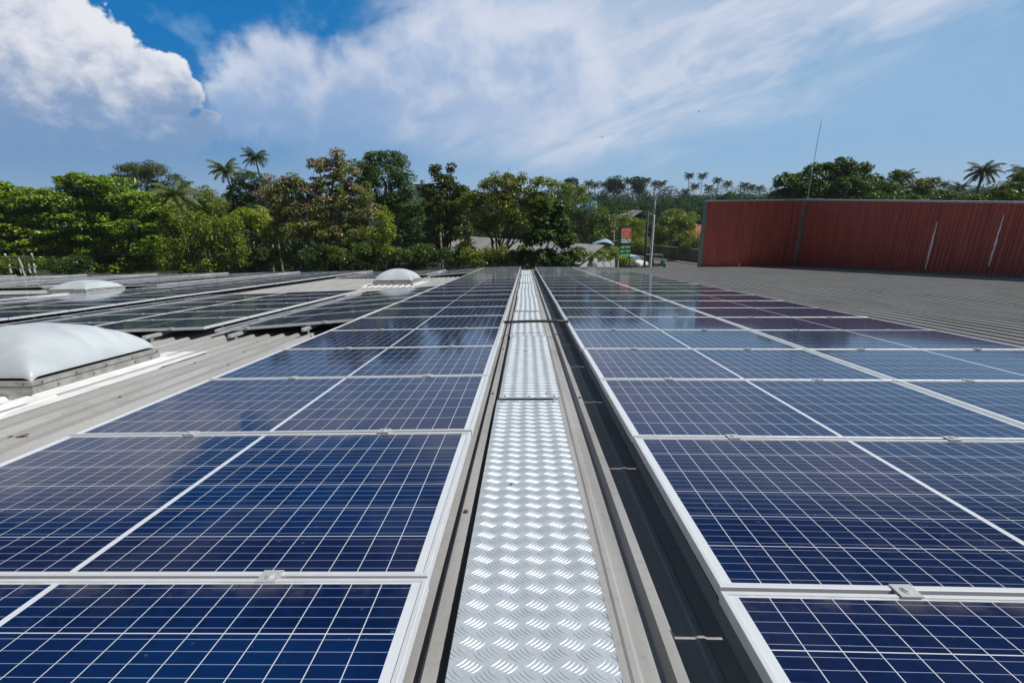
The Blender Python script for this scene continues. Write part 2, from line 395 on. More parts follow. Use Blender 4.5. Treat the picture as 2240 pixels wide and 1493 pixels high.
while X > -31:
    h1 = .955 if ci % 2 == 0 else .985; h0 = h1 + .03
    h1 += min(ci, 8) * .004; h0 += min(ci, 8) * .004
    gap = ci in (2, 3, 4, 5)
    X -= L
    near = [k for k in range(0, 26) if vis_row(X + L, 1.1 + k * RW) and 1.1 + (k + 1) * RW < 25.4]
    if gap:
        a = [k for k in near if 1.1 + (k + 1) * RW < 13.0]; b = [k for k in near if 1.1 + k * RW > 15.1]
        if a: col('before the far left skylight, %s column from its block\'s right' % names[ci - 2], X, 1.1, h0, h1, a, ())
        if b: col('behind the far left skylight, %s column from its block\'s right' % names[ci - 2], X, 1.1, h0, h1, b, ())
    else:
        if ci < 2: col('in the %s column past the black gap left of the skylight block' % names[ci], X, 1.1, h0, h1, near, ())
        else: col('in the %s column beyond the far left skylight' % names[ci - 6], X, 1.1, h0, h1, near, ())
    X -= .02 if ci % 2 == 0 else .045
    ci += 1
print('panels', npan)

# mounting rails under the raised left-hand blocks (their ends stick out at the near side)
rp = [(-.02, -.02), (.02, -.02), (.02, .022), (.008, .022), (.008, .010), (-.008, .010), (-.008, .022), (-.02, .022)]
def rail(x, y0, y1, h, label):
    t = empty('mounting_rail', ROOF @ Matrix.Translation((x, y0, -h)), label, 'mounting rail', 'aluminium rails under the raised panels')
    m = MB(); m.prism(rp, 0, y1 - y0, axis=1); m.build('rail', M_clamp, t)
    m = MB(); hh = hroof(x) - h - .015
    yy = .07
    m.box(-.004, .004, yy, yy + .045, -hh, .0, Matrix.Translation((.026, 0, 0))); m.box(-.005, .045, yy, yy + .045, -hh - .001, -hh + .004, Matrix.Translation((.026, 0, 0)))
    m.tube([(.05, yy + .02, -hh), (.05, yy + .02, -hh + .018)], .008, 8)
    m.build('bracket', M_steel, t)
rail(-2.93, 5.90, 12.2, .985, 'silver rail end nearest the walkway, under the raised panels')
rail(-3.86, 5.80, 12.2, 1.045, 'silver rail end in the middle of the three, under the raised panels')
rail(-4.90, 5.68, 12.0, 1.035, 'silver rail end nearest the big white skylight')
rail(-5.86, 5.68, 12.0, 1.06, 'silver rail half hidden behind the big white skylight dome')

# ------------------------------------------------------------------ walkway of tread plates
mb = MB(); mb.tube([(0, 0, -.004), (0, 0, .004), (0, 0, .009)], [.011, .010, .006], 8); ME_screw = mb.mesh('roof_screw', M_screw)
M_plate = bpy.data.materials.new('tread_plate_aluminium'); M_plate.use_nodes = True
g = NG(M_plate.node_tree); p = M_plate.node_tree.nodes['Principled BSDF']
tcn = g.n('ShaderNodeTexCoord'); f = g.noise(g.vm(tcn.outputs['Object'], (1, .4, 1)), 9, 5, .6); f2 = g.noise(tcn.outputs['Object'], 70, 4, .7)
g.lk(g.mix(g.ss(f, .35, .7), (.60, .665, .725), (.52, .58, .64)), p.inputs['Base Color'])
gr = g.ss(g.noise(g.vm(tcn.outputs['Object'], (1, .6, 1)), 26, 7, .72), .52, .74, 0, .6)
g.lk(g.mix(gr, g.mix(g.ss(f, .35, .7), (.60, .665, .725), (.52, .58, .64)), (.50, .47, .42)), p.inputs['Base Color'])
p.inputs['Metallic'].default_value = .42; g.lk(g.ss(f2, .3, .7, .44, .56), p.inputs['Roughness'])
PW, PL = .414, 2.318
mb = MB(); mb.box(-PW / 2, PW / 2, 0, PL, -.003, 0)
pt = .0852
def bar(mbx, cx, cy, ang, ln, wd, hh, bend):
    ca, sa = math.cos(ang), math.sin(ang); N = 6; top = []; l = []; r = []
    for i in range(N + 1):
        t = i / N * 2 - 1; w = wd * math.sqrt(max(0, 1 - t * t)) * .5; x = t * ln / 2; y = bend * (1 - t * t)
        for lst, yy, z in ((l, y + w, .0002), (top, y, hh * (1 - t * t) ** .5 if abs(t) < 1 else .0002), (r, y - w, .0002)):
            X_, Y_ = cx + x * ca - yy * sa, cy + x * sa + yy * ca
            lst.append((X_, Y_, max(z, .0002)))
    if max(v[0] for v in top) < -PW / 2 + .004 or min(v[0] for v in top) > PW / 2 - .004 or min(v[1] for v in top) < .003 or max(v[1] for v in top) > PL - .003: return
    b = len(mbx.v); 
    for q in (l, top, r):
        for ii, v in enumerate(q): q[ii] = (max(-PW / 2, min(PW / 2, v[0])), v[1], v[2])
    mbx.v += l + top + r; n_ = N + 1
    for i in range(N):
        mbx.f += [(b + i, b + i + 1, b + n_ + i + 1, b + n_ + i), (b + n_ + i, b + n_ + i + 1, b + 2 * n_ + i + 1, b + 2 * n_ + i)]
for i in range(-4, 5):
    for j in range(-1, 38):
        for s in (0, 1):
            gx = (i + .5 * s) * pt + .0135; gy = (j + .5 * s) * .066
            ang = math.radians(41 if s == 0 else -41)
            for q in range(5):
                o = q - 2
                bar(mb, gx + .0100 * o, gy + (-.0048 if s == 0 else .0048) * o, ang, .042, .0038, .0018, -.0035)
ME_plate = mb.mesh('tread_plate', M_plate)
for k in range(-1, 11):
    y0 = .682 + k * 2.322
    if y0 + PL > 25.9: continue
    lab = ['sheet cut off by the bottom of the photo', 'second sheet, ending at the dark butt joint', 'third sheet, just before the black cross pipe', 'fourth sheet, passing under the black cross pipe', 'fifth sheet', 'sixth sheet', 'seventh sheet', 'eighth sheet', 'ninth sheet', 'tenth sheet', 'eleventh sheet at the far roof edge'][k + 1]
    o = inst(ME_plate, 'tread_plate', None, ROOF @ Matrix.Translation((.016 + (.004 if k % 2 else -.003), y0, -.985)) @ Matrix.Rotation(math.radians(.15 * (-1) ** k), 4, 'Z') @ Matrix.Rotation(math.radians(.35 * random.uniform(-1, 1)), 4, 'X'))
    for (u, v) in ((-.17, .05), (.0, .045), (.17, .05), (-.17, PL - .05), (.17, PL - .05)):
        inst(ME_screw, 'screw', o, Matrix.Translation((u, v, .001)) @ Matrix.Scale(.6, 4))
    tag(o, 'silver tread plate of the walkway, ' + lab, 'walkway plate', 'tread plates of the walkway')
# cross pipe
mb = MB(); mb.tube([RP(-.275, 5.50, .845), RP(-.15, 5.52, .842), RP(.1, 5.53, .838), RP(.35, 5.54, .842), RP(.515, 5.56, .85)], .017, 10)
tag(mb.build('conduit_pipe', M_pipe, smooth=True), 'thin black pipe crossing over the walkway between the panel columns', 'pipe')

# ------------------------------------------------------------------ skylights
M_dome = bpy.data.materials.new('acrylic_dome'); M_dome.use_nodes = True
g = NG(M_dome.node_tree); p = M_dome.node_tree.nodes['Principled BSDF']
p.inputs['Base Color'].default_value = (.60, .63, .64, 1); p.inputs['Roughness'].default_value = .28
p.inputs['Subsurface Weight'].default_value = .0; p.inputs['Specular IOR Level'].default_value = .4
tcn = g.n('ShaderNodeTexCoord')
g.lk(g.mix(g.ss(g.noise(tcn.outputs['Object'], 2.5, 5), .35, .7), (.52, .575, .62), (.43, .48, .52)), p.inputs['Base Color'])
M_curb = mat('curb_aluminium', (.45, .455, .44), .5, .35, var=.35, vscale=9, bump=.2)
M_white = mat('white_waterproof_coating', (.76, .77, .79), .75, 0, col2=(.64, .64, .64), vscale=4, bump=.6, bscale=14)
M_whiteold = mat('chipped_white_paint', (.70, .70, .71), .8, 0, col2=(.45, .42, .39), vscale=7, bump=.5, bscale=30)
def skylight(x, y, sx, sy, H, label, detail=True):
    """x, y centre; the dome sits on a curb; local frame is the roof's"""
    hr = hroof(x); t = empty('skylight', ROOF @ Matrix.Translation((x, y, -hr)), label, 'skylight', 'white domed skylights')
    zc = .15; N = 60
    m = MB(); vs = []
    for j in range(N + 1):
        for i in range(N + 1):
            u = -1 + 2 * i / N; v = -1 + 2 * j / N
            u = math.sin(u * math.pi / 2); v = math.sin(v * math.pi / 2)
            pu = (1 - abs(u) ** 1.9) ** .68 if abs(u) < 1 else 0; pv = (1 - abs(v) ** 1.9) ** .68 if abs(v) < 1 else 0
            k = 11; z = -math.log(math.exp(-k * pu) + math.exp(-k * pv)) / k + math.log(2) / k * (1 if pu + pv > .3 else (pu + pv) / .3)
            rip = .020 * (math.exp(-((v - .05) / .05) ** 2) + math.exp(-((v - .38) / .05) ** 2) + math.exp(-((v - .62) / .04) ** 2)) * min(1, abs(u) * 2) * min(1, 3 * min(pu, pv)) if detail else 0
            vs.append((u * sx / 2, v * sy / 2, zc + .012 + H * max(0, min(z, 1)) - rip))
    fs = [(j * (N + 1) + i, j * (N + 1) + i + 1, (j + 1) * (N + 1) + i + 1, (j + 1) * (N + 1) + i) for j in range(N) for i in range(N)]
    m.add(vs, fs); m.build('dome', M_dome, t, smooth=True)
    m = MB(); a, b = sx / 2 + .018, sy / 2 + .018
    for (z0, z1, e) in ((zc - .025, zc + .012, .012), (zc - .032, zc - .026, .0), (zc - .085, zc - .033, .006)):
        m.add(*[q for q in ring(-a - e, a + e, -b - e, b + e, .04, z1, z0, z0)])
    m.build('rim', M_curb, t)
    m = MB(); a2, b2 = a + .002, b + .002      # curb walls with old paint
    m.add(*ring(-a2 + .01, a2 - .01, -b2 + .01, b2 - .01, .05, zc - .086, -.02, -.02)); m.build('curb', M_whiteold, t)
    # sloping white flashing around the curb; lower edges follow the ribs
    m = MB(); w = .34
    rr = random.Random(5)
    def strip(p0, p1, q0, q1, n_=16, jag=.02):
        vs = []
        for i in range(n_ + 1):
            s_ = i / n_; A = Vector(p0).lerp(Vector(p1), s_); B = Vector(q0).lerp(Vector(q1), s_)
            Bj = B + Vector((0, 0, 0)) + (B - A).normalized() * rr.uniform(-jag, jag)
            vs += [A, A.lerp(Bj, .45) + Vector((0, 0, -.012)), Bj]
        m.add(vs, [(3 * i + j, 3 * i + 3 + j, 3 * i + 4 + j, 3 * i + 1 + j) for i in range(n_) for j in (0, 1)])
    za, zb = zc - .088, .036
    strip((a2, -b2, za), (a2, b2, za), (a2 + w, -b2 - .62, zb), (a2 + w * .75, b2 + .42, zb))
    strip((-a2, b2, za), (-a2, -b2, za), (-a2 - w, b2 + .3, zb), (-a2 - w, -b2 - .3, zb))
    strip((a2, b2, za), (-a2, b2, za), (a2 + w * .75, b2 + .42, zb), (-a2 - w, b2 + .3, zb))
    m.build('flashing', M_white, t)
    # white painted pans before the curb, following the ribs
    m = MB(); vs = []
    xs = []
    kk = int((x - a2 - .3 - .372) / PITCH)
    for k in range(kk - 1, kk + 11):
        c = .372 + k * PITCH
        for dx, dz in ((-.034, 0), (-.016, .032), (.016, .032), (.034, 0)):
            if x - a2 - .3 < c + dx < x + a2 + w: xs.append((c + dx - x, dz + .003 + (hr - hroof(c + dx))))
    for (X_, dz) in xs: vs += [(X_, -b2 + .012, dz + .004), (X_, -b2 - .25, dz), (X_, -b2 - .62 + rr.uniform(-.05, .05), dz)]
    m.add(vs, [(3 * i + j, 3 * i + 3 + j, 3 * i + 4 + j, 3 * i + 1 + j) for i in range(len(xs) - 1) for j in (0, 1)])
    m.build('painted_apron', M_white, t)
    if detail:
        for (u, v, z_) in [(a2 - .05, -b2 - .02, -.006), (0, -b2 - .02, -.006)] + [(a2 + .02, v * b2, -.006) for v in (-.9, -.45, 0, .45, .92)] + [(a2 + .012, v * b2, -.06) for v in (-.7, -.2, .5, .8)]:
            inst(ME_screw, 'screw', t, Matrix.Translation((u, v, zc + z_)) @ (Matrix.Rotation(math.pi / 2, 4, 'Y') if u > a2 else Matrix.Rotation(math.pi / 2, 4, 'X')) @ Matrix.Scale(.62, 4))
    return t
skylight(-4.56, 4.02, 1.32, 1.24, .36, 'big white domed skylight cut by the left edge, with peeling curb')
skylight(-4.50, 16.3, 1.30, 1.40, .40, 'white domed skylight in the middle roof gap near the far edge')
skylight(-13.55, 13.95, 1.15, 1.30, .26, 'small distant white domed skylight amid the far left panels')

# bits lying about
def litter(name, pts, r, label, cat, m_):
    mb = MB(); mb.tube(pts, r, 6); tag(mb.build(name, m_), label, cat, None)
M_leafdry = mat('dry_leaf', (.09, .045, .025), .8)
def RPz(x, y, dh): return RP(x, y, hroof(x) - dh)
litter('twig', [RPz(-3.125, 2.515, .026), RPz(-3.112, 2.535, .030), RPz(-3.095, 2.55, .026), RPz(-3.07, 2.60, .03)], [.008, .014, .006, .003], 'short dark twig lying on the roof ribs at left', 'twig', M_leafdry)
litter('twig', [RPz(-2.93, 2.83, .02), RPz(-2.92, 2.87, .03), RPz(-2.925, 2.91, .03)], [.003, .007, .003], 'small crumbled dark leaf stalk beside the left panels', 'twig', M_leafdry)
def dryleaf(x, y, h, s, label):
    mb = MB(); vs = [RP(x + s * a, y + s * b, h - c * s) for a, b, c in ((-1, 0, .15), (-.3, -.45, .02), (.5, -.35, .1), (1, .1, .4), (.3, .4, .1), (-.5, .35, .3))] + [RP(x, y, h - .02 * s)]
    mb.add(vs, [(i, (i + 1) % 6, 6) for i in range(6)]); tag(mb.build('dry_leaf', M_leafdry), label, 'leaf', 'dry leaves on the walkway')
dryleaf(-.065, 1.83, .983, .011, 'small brown leaf lying on the near walkway plate')
dryleaf(-.004, 4.49, .983, .024, 'curled brown leaf in the middle of the walkway')
dryleaf(.142, 3.11, .983, .012, 'dark crumb of leaf just past the plate joint, at right')
dryleaf(-.093, 4.37, .983, .012, 'tiny dark leaf left of the curled brown one')
for (x, y) in [(-.246, 1.66), (-.246, 3.2), (-.246, 4.75), (-.246, 6.3), (.372, 3.1), (.372, 5.6), (-3.3, 4.4), (-3.1, 4.9), (-2.9, 4.3), (-3.3, 5.5), (-3.7, 5.9), (-3.1, 3.3), (-2.7, 3.9), (6.1, 7.2), (6.7, 5.8), (7.2, 8.5), (8.2, 7.9)]:
    k = round((x - .372) / PITCH); xx = .372 + k * PITCH
    inst(ME_screw, 'roof_screw', wh, inv @ ROOF @ Matrix.Translation((xx, y, -hroof(xx) + (.056 if xx > 4.3 else .036))))
# dark joint sealant at the near butt joint is part of the second plate's look
mb = MB(); mb.box(-.2, .2, -.004, .004, -.002, .0012, ROOF @ Matrix.Translation((.015, 3.003, -.985)))
tag(mb.build('joint_sealant', M_black), 'thin black sealed joint between two walkway plates', 'joint')

# ------------------------------------------------------------------ red corrugated wall at the right
def redmat():
    m = bpy.data.materials.new('red_cladding'); m.use_nodes = True; g = NG(m.node_tree); p = m.node_tree.nodes['Principled BSDF']
    tcn = g.n('ShaderNodeTexCoord'); V = tcn.outputs['Object']
    a = g.noise(g.vm(V, (3, 3, .25)), 3, 6, .6); b = g.noise(V, 1.1, 5, .65); c_ = g.noise(V, 25, 4, .6)
    c = g.mix(g.ss(a, .35, .65), (.43, .088, .070), (.31, .066, .055))
    c = g.mix(g.ss(b, .5, .7, 0, .4), c, (.21, .046, .040)); c = g.mix(g.ss(c_, .62, .75, 0, .25), c, (.36, .12, .10))
    g.lk(c, p.inputs['Base Color']); p.inputs['Roughness'].default_value = .55
    return m
M_red = redmat()
zt = CAMZ - .41
A = RP(9.62, 26.1, 1.05); B = RP(14.38, 25.3, 1.05); C = RP(15.0, 13.0, 1.05); C2 = RP(15.6, 0.5, 1.05)
rw = empty('cladding_wall', (A.x, A.y, A.z), 'dark red ribbed metal wall rising from the roof edge at right', 'wall')
def clad(p0, p1, seed, name, zt0, zt1, lap):
    m = MB(); d = Vector((p1.x - p0.x, p1.y - p0.y, 0)); Ln = d.length; d.normalize(); nrm_ = Vector((d.y, -d.x, 0))   # towards the camera side
    r = random.Random(seed); s_ = 0; pts = []; off = 0; nr = 0
    while s_ < Ln - .02:
        for ds, o in ((0, 0), (.030, .0), (.040, .022), (.075, .022), (.085, 0)):
            pts.append((s_ + ds, o + off))
        s_ += .17; nr += 1
        if nr % lap == 0:
            off = r.uniform(0, .014); pts += [(s_ - .03, off), (s_ - .028, -.035), (s_ - .008, -.035), (s_ - .006, off)]
    vs = []
    for (q, o) in pts:
        q = min(q, Ln); P = p0 + d * q + nrm_ * o; tt = q / Ln; z0 = p0.z + (p1.z - p0.z) * tt
        vs += [(P.x, P.y, z0 - .08), (P.x, P.y, zt0 + (zt1 - zt0) * tt)]
    m.add(vs, [(2 * i, 2 * i + 2, 2 * i + 3, 2 * i + 1) for i in range(len(pts) - 1)])
    e = -nrm_ * .22; a_, b_ = p0 + e, p1 + e
    m.add([(a_.x, a_.y, p0.z - .08), (b_.x, b_.y, p1.z - .08), (b_.x, b_.y, zt1), (a_.x, a_.y, zt0)], [(0, 1, 2, 3)])
    return under(m, rw).build(name, M_red, rw), d, nrm_
_, dAB, nAB = clad(A, B, 3, 'wall_sheet', zt, zt, 5)
_, dBC, nBC = clad(B, C2, 4, 'wall_sheet', zt, zt, 5)
M_cap = mat('cap_flashing_paint', (.42, .48, .54), .45, .2, var=.25, vscale=2)
m = MB()
def obox(m, p0, p1, nr, w0, w1, z0, z1):
    a, b = Vector((p0.x, p0.y, 0)), Vector((p1.x, p1.y, 0)); vs = []
    for P in (a, b):
        for w in (w0, w1):
            for z in (z0, z1): q = P + nr * w; vs.append((q.x, q.y, z))
    m.add(vs, [(0, 1, 3, 2), (4, 6, 7, 5), (0, 4, 5, 1), (2, 3, 7, 6), (0, 2, 6, 4), (1, 5, 7, 3)])
obox(m, A - dAB * .12, B - dAB * .02, nAB, -.26, .055, zt - .05, zt + .012)
under(m, rw).build('cap_flashing', M_cap, rw)
m = MB(); obox(m, B - dBC * .02, B + dBC * .9, nBC, -.26, .07, zt - .06, zt + .02); obox(m, B + dBC * .901, C2, nBC, -.26, .055, zt - .05, zt + .010)
under(m, rw).build('cap_flashing', M_cap, rw)
m = MB(); obox(m, A - dAB * .10, A + dAB * .05, nAB, -.26, .045, A.z - .9, zt - .051)
under(m, rw).build('corner_trim', mat('corner_trim_paint', (.17, .24, .26), .5, .2, var=.2), rw)
m = MB(); q = B + nBC * .10 + dBC * .0
m.box(q.x - .10, q.x + .06, q.y - .12, q.y - .02, B.z - .05, zt - .062)
m.box(q.x - .115, q.x + .07, q.y - .13, q.y - .015, B.z + 1.0, B.z + 1.04); m.box(q.x - .115, q.x + .07, q.y - .13, q.y - .015, B.z + 2.3, B.z + 2.34)
under(m, rw).build('downpipe', mat('downpipe_grey', (.30, .31, .33), .55, .2, var=.35, vscale=3), rw)
def wall_streak(s0, h0, h1, w):  # thin white ribbon of uneven width, raised off the wall sheet
    r = random.Random(int(s0 * 10)); m = MB(); vs = []; N = 14; base = B + dBC * s0
    for i in range(N + 1):
        z = h0 + (h1 - h0) * i / N; ww = w * (.35 + .65 * math.sin(math.pi * min(1, .15 + i / N * .9))) * r.uniform(.7, 1.2)
        c = base + dBC * (r.uniform(-.01, .01)) + nBC * .027; a = c - dBC * ww / 2; b = c + dBC * ww / 2
        for p_ in (a, b): vs += [(p_.x, p_.y, z), (p_.x + nBC.x * .004, p_.y + nBC.y * .004, z)]
    m.add(vs, [(4 * i + 1, 4 * i + 5, 4 * i + 7, 4 * i + 3) for i in range(N)] + [(4 * i, 4 * i + 4, 4 * i + 5, 4 * i + 1) for i in range(N)] + [(4 * i + 2, 4 * i + 6, 4 * i + 7, 4 * i + 3) for i in range(N)])
    under(m, rw).build('white_streak', mat('white_streak_mat', (.75, .77, .80), .7), rw)
def svert(px, pyb, pyt):
    # distance along BC of the wall line seen at column px
    best = None
    for i in range(200):
        s_ = i * .1; P = B + dBC * s_; d_ = P - Vector((0, 0, CAMZ)); c_ = WM.transposed() @ Vector(d_)
        X_ = 1120 + 1009.7 * c_.x / -c_.z
        if best is None or abs(X_ - px) < best[0]: best = (abs(X_ - px), s_, P)
    P = best[2]; r1 = at(px, pyb, P.y); r2 = at(px, pyt, P.y)
    return best[1], r1.z, r2.z
for px, yb, yt, w in ((2012, 590, 486, .085), (2136, 583, 470, .07)):
    s_, z0, z1 = svert(px, yb, yt); wall_streak(s_, z0, z1, w)
m = MB(); P = A + dAB * 2.0 + nAB * .06; m.tube([(P.x, P.y, A.z - .05), (P.x, P.y, A.z + .28)], .03, 8)
under(m, rw).build('vent_stub', M_white, rw)
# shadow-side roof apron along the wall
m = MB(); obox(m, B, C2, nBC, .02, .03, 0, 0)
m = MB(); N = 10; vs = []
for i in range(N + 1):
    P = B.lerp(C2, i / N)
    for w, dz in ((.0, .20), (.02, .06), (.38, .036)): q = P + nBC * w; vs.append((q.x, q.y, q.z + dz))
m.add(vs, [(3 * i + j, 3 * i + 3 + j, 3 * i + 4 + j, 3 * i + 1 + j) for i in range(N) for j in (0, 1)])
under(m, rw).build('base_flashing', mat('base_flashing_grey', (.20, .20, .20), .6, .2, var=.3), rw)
# lightning rod
P = B + nBC * -.1 + dBC * .15; P.z = zt + .02
P = P - dBC * .0 - Vector((.18, 0, 0)); t = empty('lightning_rod', P, 'tall thin lightning rod on top of the red wall', 'lightning rod')
m = MB(); m.tube([(0, 0, 0), (0, 0, 1.5), (.03, 0, 3.65)], [.018, .016, .010], 8); m.build('rod', M_steel, t)
m = MB(); m.box(-.06, .06, -.05, .05, .0, .05); m.build('base_plate', M_steel, t)

# ------------------------------------------------------------------ ground, road
def gmat(name, c1, c2, sc_, rough=.9):
    return mat(name, c1, rough, 0, col2=c2, vscale=sc_, coords='Object')
m = MB(); m.box(-1500, 1500, -400, 2200, -.5, 0); tag(m.build('ground', gmat('dry_grass_soil', (.022, .034, .012), (.035, .036, .02), .12)), kind='structure')
ra, rb = Vector((8, 76)), Vector((34, 50))
def strip2(name, p0, p1, w0, w1, z, mt_, kerb=0):
    d = (p1 - p0).normalized(); n_ = Vector((d.y, -d.x)); m = MB()
    vs = [(*(p0 + n_ * w0), z), (*(p1 + n_ * w0), z), (*(p1 + n_ * w1), z), (*(p0 + n_ * w1), z)]
    vs += [(x, y, .001) for x, y, _ in vs]
    m.add(vs, [(0, 1, 2, 3), (0, 4, 5, 1), (2, 6, 7, 3), (0, 3, 7, 4), (1, 5, 6, 2)]); return tag(m.build(name, mt_), kind='structure')
w0_, w1_ = Vector((9.2, 89.0)), Vector((36, 47.0))     # foot of the boundary wall
M_asph = mat('asphalt', (.085, .085, .088), .85, 0, col2=(.13, .125, .12), vscale=.6)
strip2('road', w0_, w1_, 1.0, 16, .004 + .02, M_asph)
strip2('pavement', w0_, w1_, .2, 1.6, .14, mat('pavement_concrete', (.32, .29, .26), .85, 0, col2=(.24, .21, .18), vscale=1.5))
strip2('forecourt', Vector((-4, 60)), Vector((30, 46)), -4, 14, .012, mat('forecourt_concrete', (.20, .19, .18), .9, 0, col2=(.14, .13, .12), vscale=.8))
# boundary wall
d = (w1_ - w0_).normalized()
bwM = Matrix.Translation((w0_.x, w0_.y, 0)) @ Matrix.Rotation(math.atan2(d.y, d.x), 4, 'Z')
t = empty('boundary_wall', bwM, 'low mossy concrete boundary wall along the far side of the road', 'wall')
m = MB(); Lw = (w1_ - w0_).length; m.box(0, Lw, 0, .18, 0, 1.75); m.build('wall', mat('mossy_render', (.17, .17, .10), .9, 0, col2=(.10, .10, .055), vscale=.8, bump=.4, bscale=4), t)
m = MB()
for i in range(int(Lw / 2.6) + 1): m.box(i * 2.6 - .12, i * 2.6 + .12, -.05, -.001, 0, 1.82)
m.build('pier', mat('mossy_pier', (.12, .12, .07), .9, var=.3), t)
m = MB(); m.box(0, Lw, -.04, .22, 1.752, 1.84); m.build('coping', mat('coping_grey', (.16, .16, .14), .9, var=.3), t)

# ------------------------------------------------------------------ plants
def npmesh(name, V, nq, mat_, smooth=False, idx=None, k=4):
    """quads (k=4) in order, or faces given by idx"""
    me = bpy.data.meshes.new(name); V = np.asarray(V, dtype=np.float32).reshape(-1, 3)
    idx = np.arange(len(V), dtype=np.int32) if idx is None else np.asarray(idx, dtype=np.int32).ravel()
    nf = len(idx) // k
    me.vertices.add(len(V)); me.vertices.foreach_set('co', V.ravel())
    me.loops.add(len(idx)); me.loops.foreach_set('vertex_index', idx)
    me.polygons.add(nf); me.polygons.foreach_set('loop_start', np.arange(0, nf * k, k, dtype=np.int32)); me.polygons.foreach_set('loop_total', np.full(nf, k, dtype=np.int32))
    me.update(calc_edges=True); me.materials.append(mat_); return me
def unit(v): return v / (np.linalg.norm(v, axis=-1, keepdims=True) + 1e-9)
def leafquads(P, N, size, asp=.5, rng=RNG):
    """leaf blades at P with face normals N"""
    n = len(P); N = unit(N); t = unit(np.cross(N, rng.normal(size=(n, 3)))); b = np.cross(N, t)
    s = (size * rng.uniform(.6, 1.35, (n, 1))) * .5
    a = P - t * s; c = P + t * s; k = P + t * s * .1
    return np.stack([a, k + b * s * asp, c - N * s * .25, k - b * s * asp], 1).reshape(-1, 3)
def crown_leaves(clumps, per, size, fl, up, rng, shell=.55, asp=.5):
    """clumps: (x,y,z,r) rows; leaves lie in flattened shells, tips outward and upward"""
    C = np.repeat(clumps, per, axis=0); n = len(C)
    d = unit(rng.normal(size=(n, 3)) + np.array([0, 0, .35])); rad = C[:, 3:4] * rng.uniform(shell, 1.08, (n, 1)) ** .8
    off = d * rad; off[:, 2] *= fl
    P = C[:, :3] + off
    N = d * (1 - up) + np.array([0, 0, 1.0]) * up + rng.normal(size=(n, 3)) * .45
    return leafquads(P, N, size, asp, rng)
def limb(m, p0, p1, r0, r1, rng, wob=.08, n=6):
    p0, p1 = Vector(p0), Vector(p1); L_ = (p1 - p0).length; pts = []; 
    for i in range(n + 1):
        t = i / n; q = p0.lerp(p1, t); w = math.sin(math.pi * t) * L_ * wob
        q = q + Vector((rng.uniform(-w, w), rng.uniform(-w, w), w * .9 * (1 - t) + rng.uniform(-w, w) * .4)); pts.append(q)
    m.tube(pts, [r0 + (r1 - r0) * (i / n) for i in range(n + 1)], 7); return pts
M_bark = mat('bark', (.13, .105, .08), .9, 0, col2=(.07, .055, .04), vscale=6, bump=.6, bscale=12)
M_barkpale = mat('pale_bark', (.30, .25, .19), .9, 0, col2=(.17, .14, .10), vscale=6, bump=.6, bscale=12)
FOL = {
 'bright': leafmat('leaf_bright_green', [(0.280, 0.357, 0.031), (0.363, 0.406, 0.056), (0.209, 0.368, 0.029), (0.148, 0.294, 0.023), (0.271, 0.428, 0.039), (0.112, 0.222, 0.023)]),
 'yellow': leafmat('leaf_yellow_green', [(0.346, 0.438, 0.037), (0.246, 0.338, 0.034), (0.432, 0.480, 0.062), (0.171, 0.233, 0.030)]),
 'vine': leafmat('leaf_vine_green', [(0.229, 0.339, 0.030), (0.169, 0.259, 0.026), (0.306, 0.372, 0.045), (0.214, 0.193, 0.045)]),
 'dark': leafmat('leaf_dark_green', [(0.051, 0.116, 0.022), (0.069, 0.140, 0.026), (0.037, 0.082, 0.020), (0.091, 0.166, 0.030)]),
 'mango': leafmat('leaf_mango', [(0.073, 0.147, 0.030), (0.099, 0.184, 0.033), (0.052, 0.113, 0.026), (0.129, 0.207, 0.041)], .5),
 'mid': leafmat('leaf_mid_green', [(0.113, 0.184, 0.033), (0.140, 0.217, 0.036), (0.083, 0.144, 0.026), (0.182, 0.234, 0.040)]),
 'olive': leafmat('leaf_olive', [(0.205, 0.260, 0.034), (0.264, 0.297, 0.040), (0.143, 0.192, 0.029), (0.299, 0.312, 0.052)]),
 'brown': leafmat('leaf_brownish_green', [(0.194, 0.245, 0.040), (0.150, 0.218, 0.034), (0.255, 0.245, 0.054), (0.135, 0.192, 0.030)]),
 'rust': leafmat('leaf_dark_with_rust', [(0.076, 0.131, 0.029), (0.094, 0.164, 0.032), (0.136, 0.131, 0.032), (0.056, 0.100, 0.022)]),
 'far': leafmat('leaf_far_wood', [(0.028, 0.083, 0.032), (0.037, 0.097, 0.032), (0.022, 0.066, 0.027), (0.047, 0.107, 0.034)], .7),
 'pink': leafmat('blossom_pink', [(0.704, 0.383, 0.497), (0.604, 0.300, 0.422), (0.806, 0.501, 0.574), (0.504, 0.333, 0.306)], .6, .35),
 'palm': leafmat('palm_frond', [(0.118, 0.168, 0.034), (0.088, 0.138, 0.028), (0.168, 0.195, 0.047), (0.070, 0.107, 0.025)], .55, .3),
 'palmdark': leafmat('palm_frond_dark', [(0.055, 0.087, 0.026), (0.040, 0.070, 0.022), (0.075, 0.104, 0.032), (0.034, 0.057, 0.018)], .55, .25),
}
ntree = 0
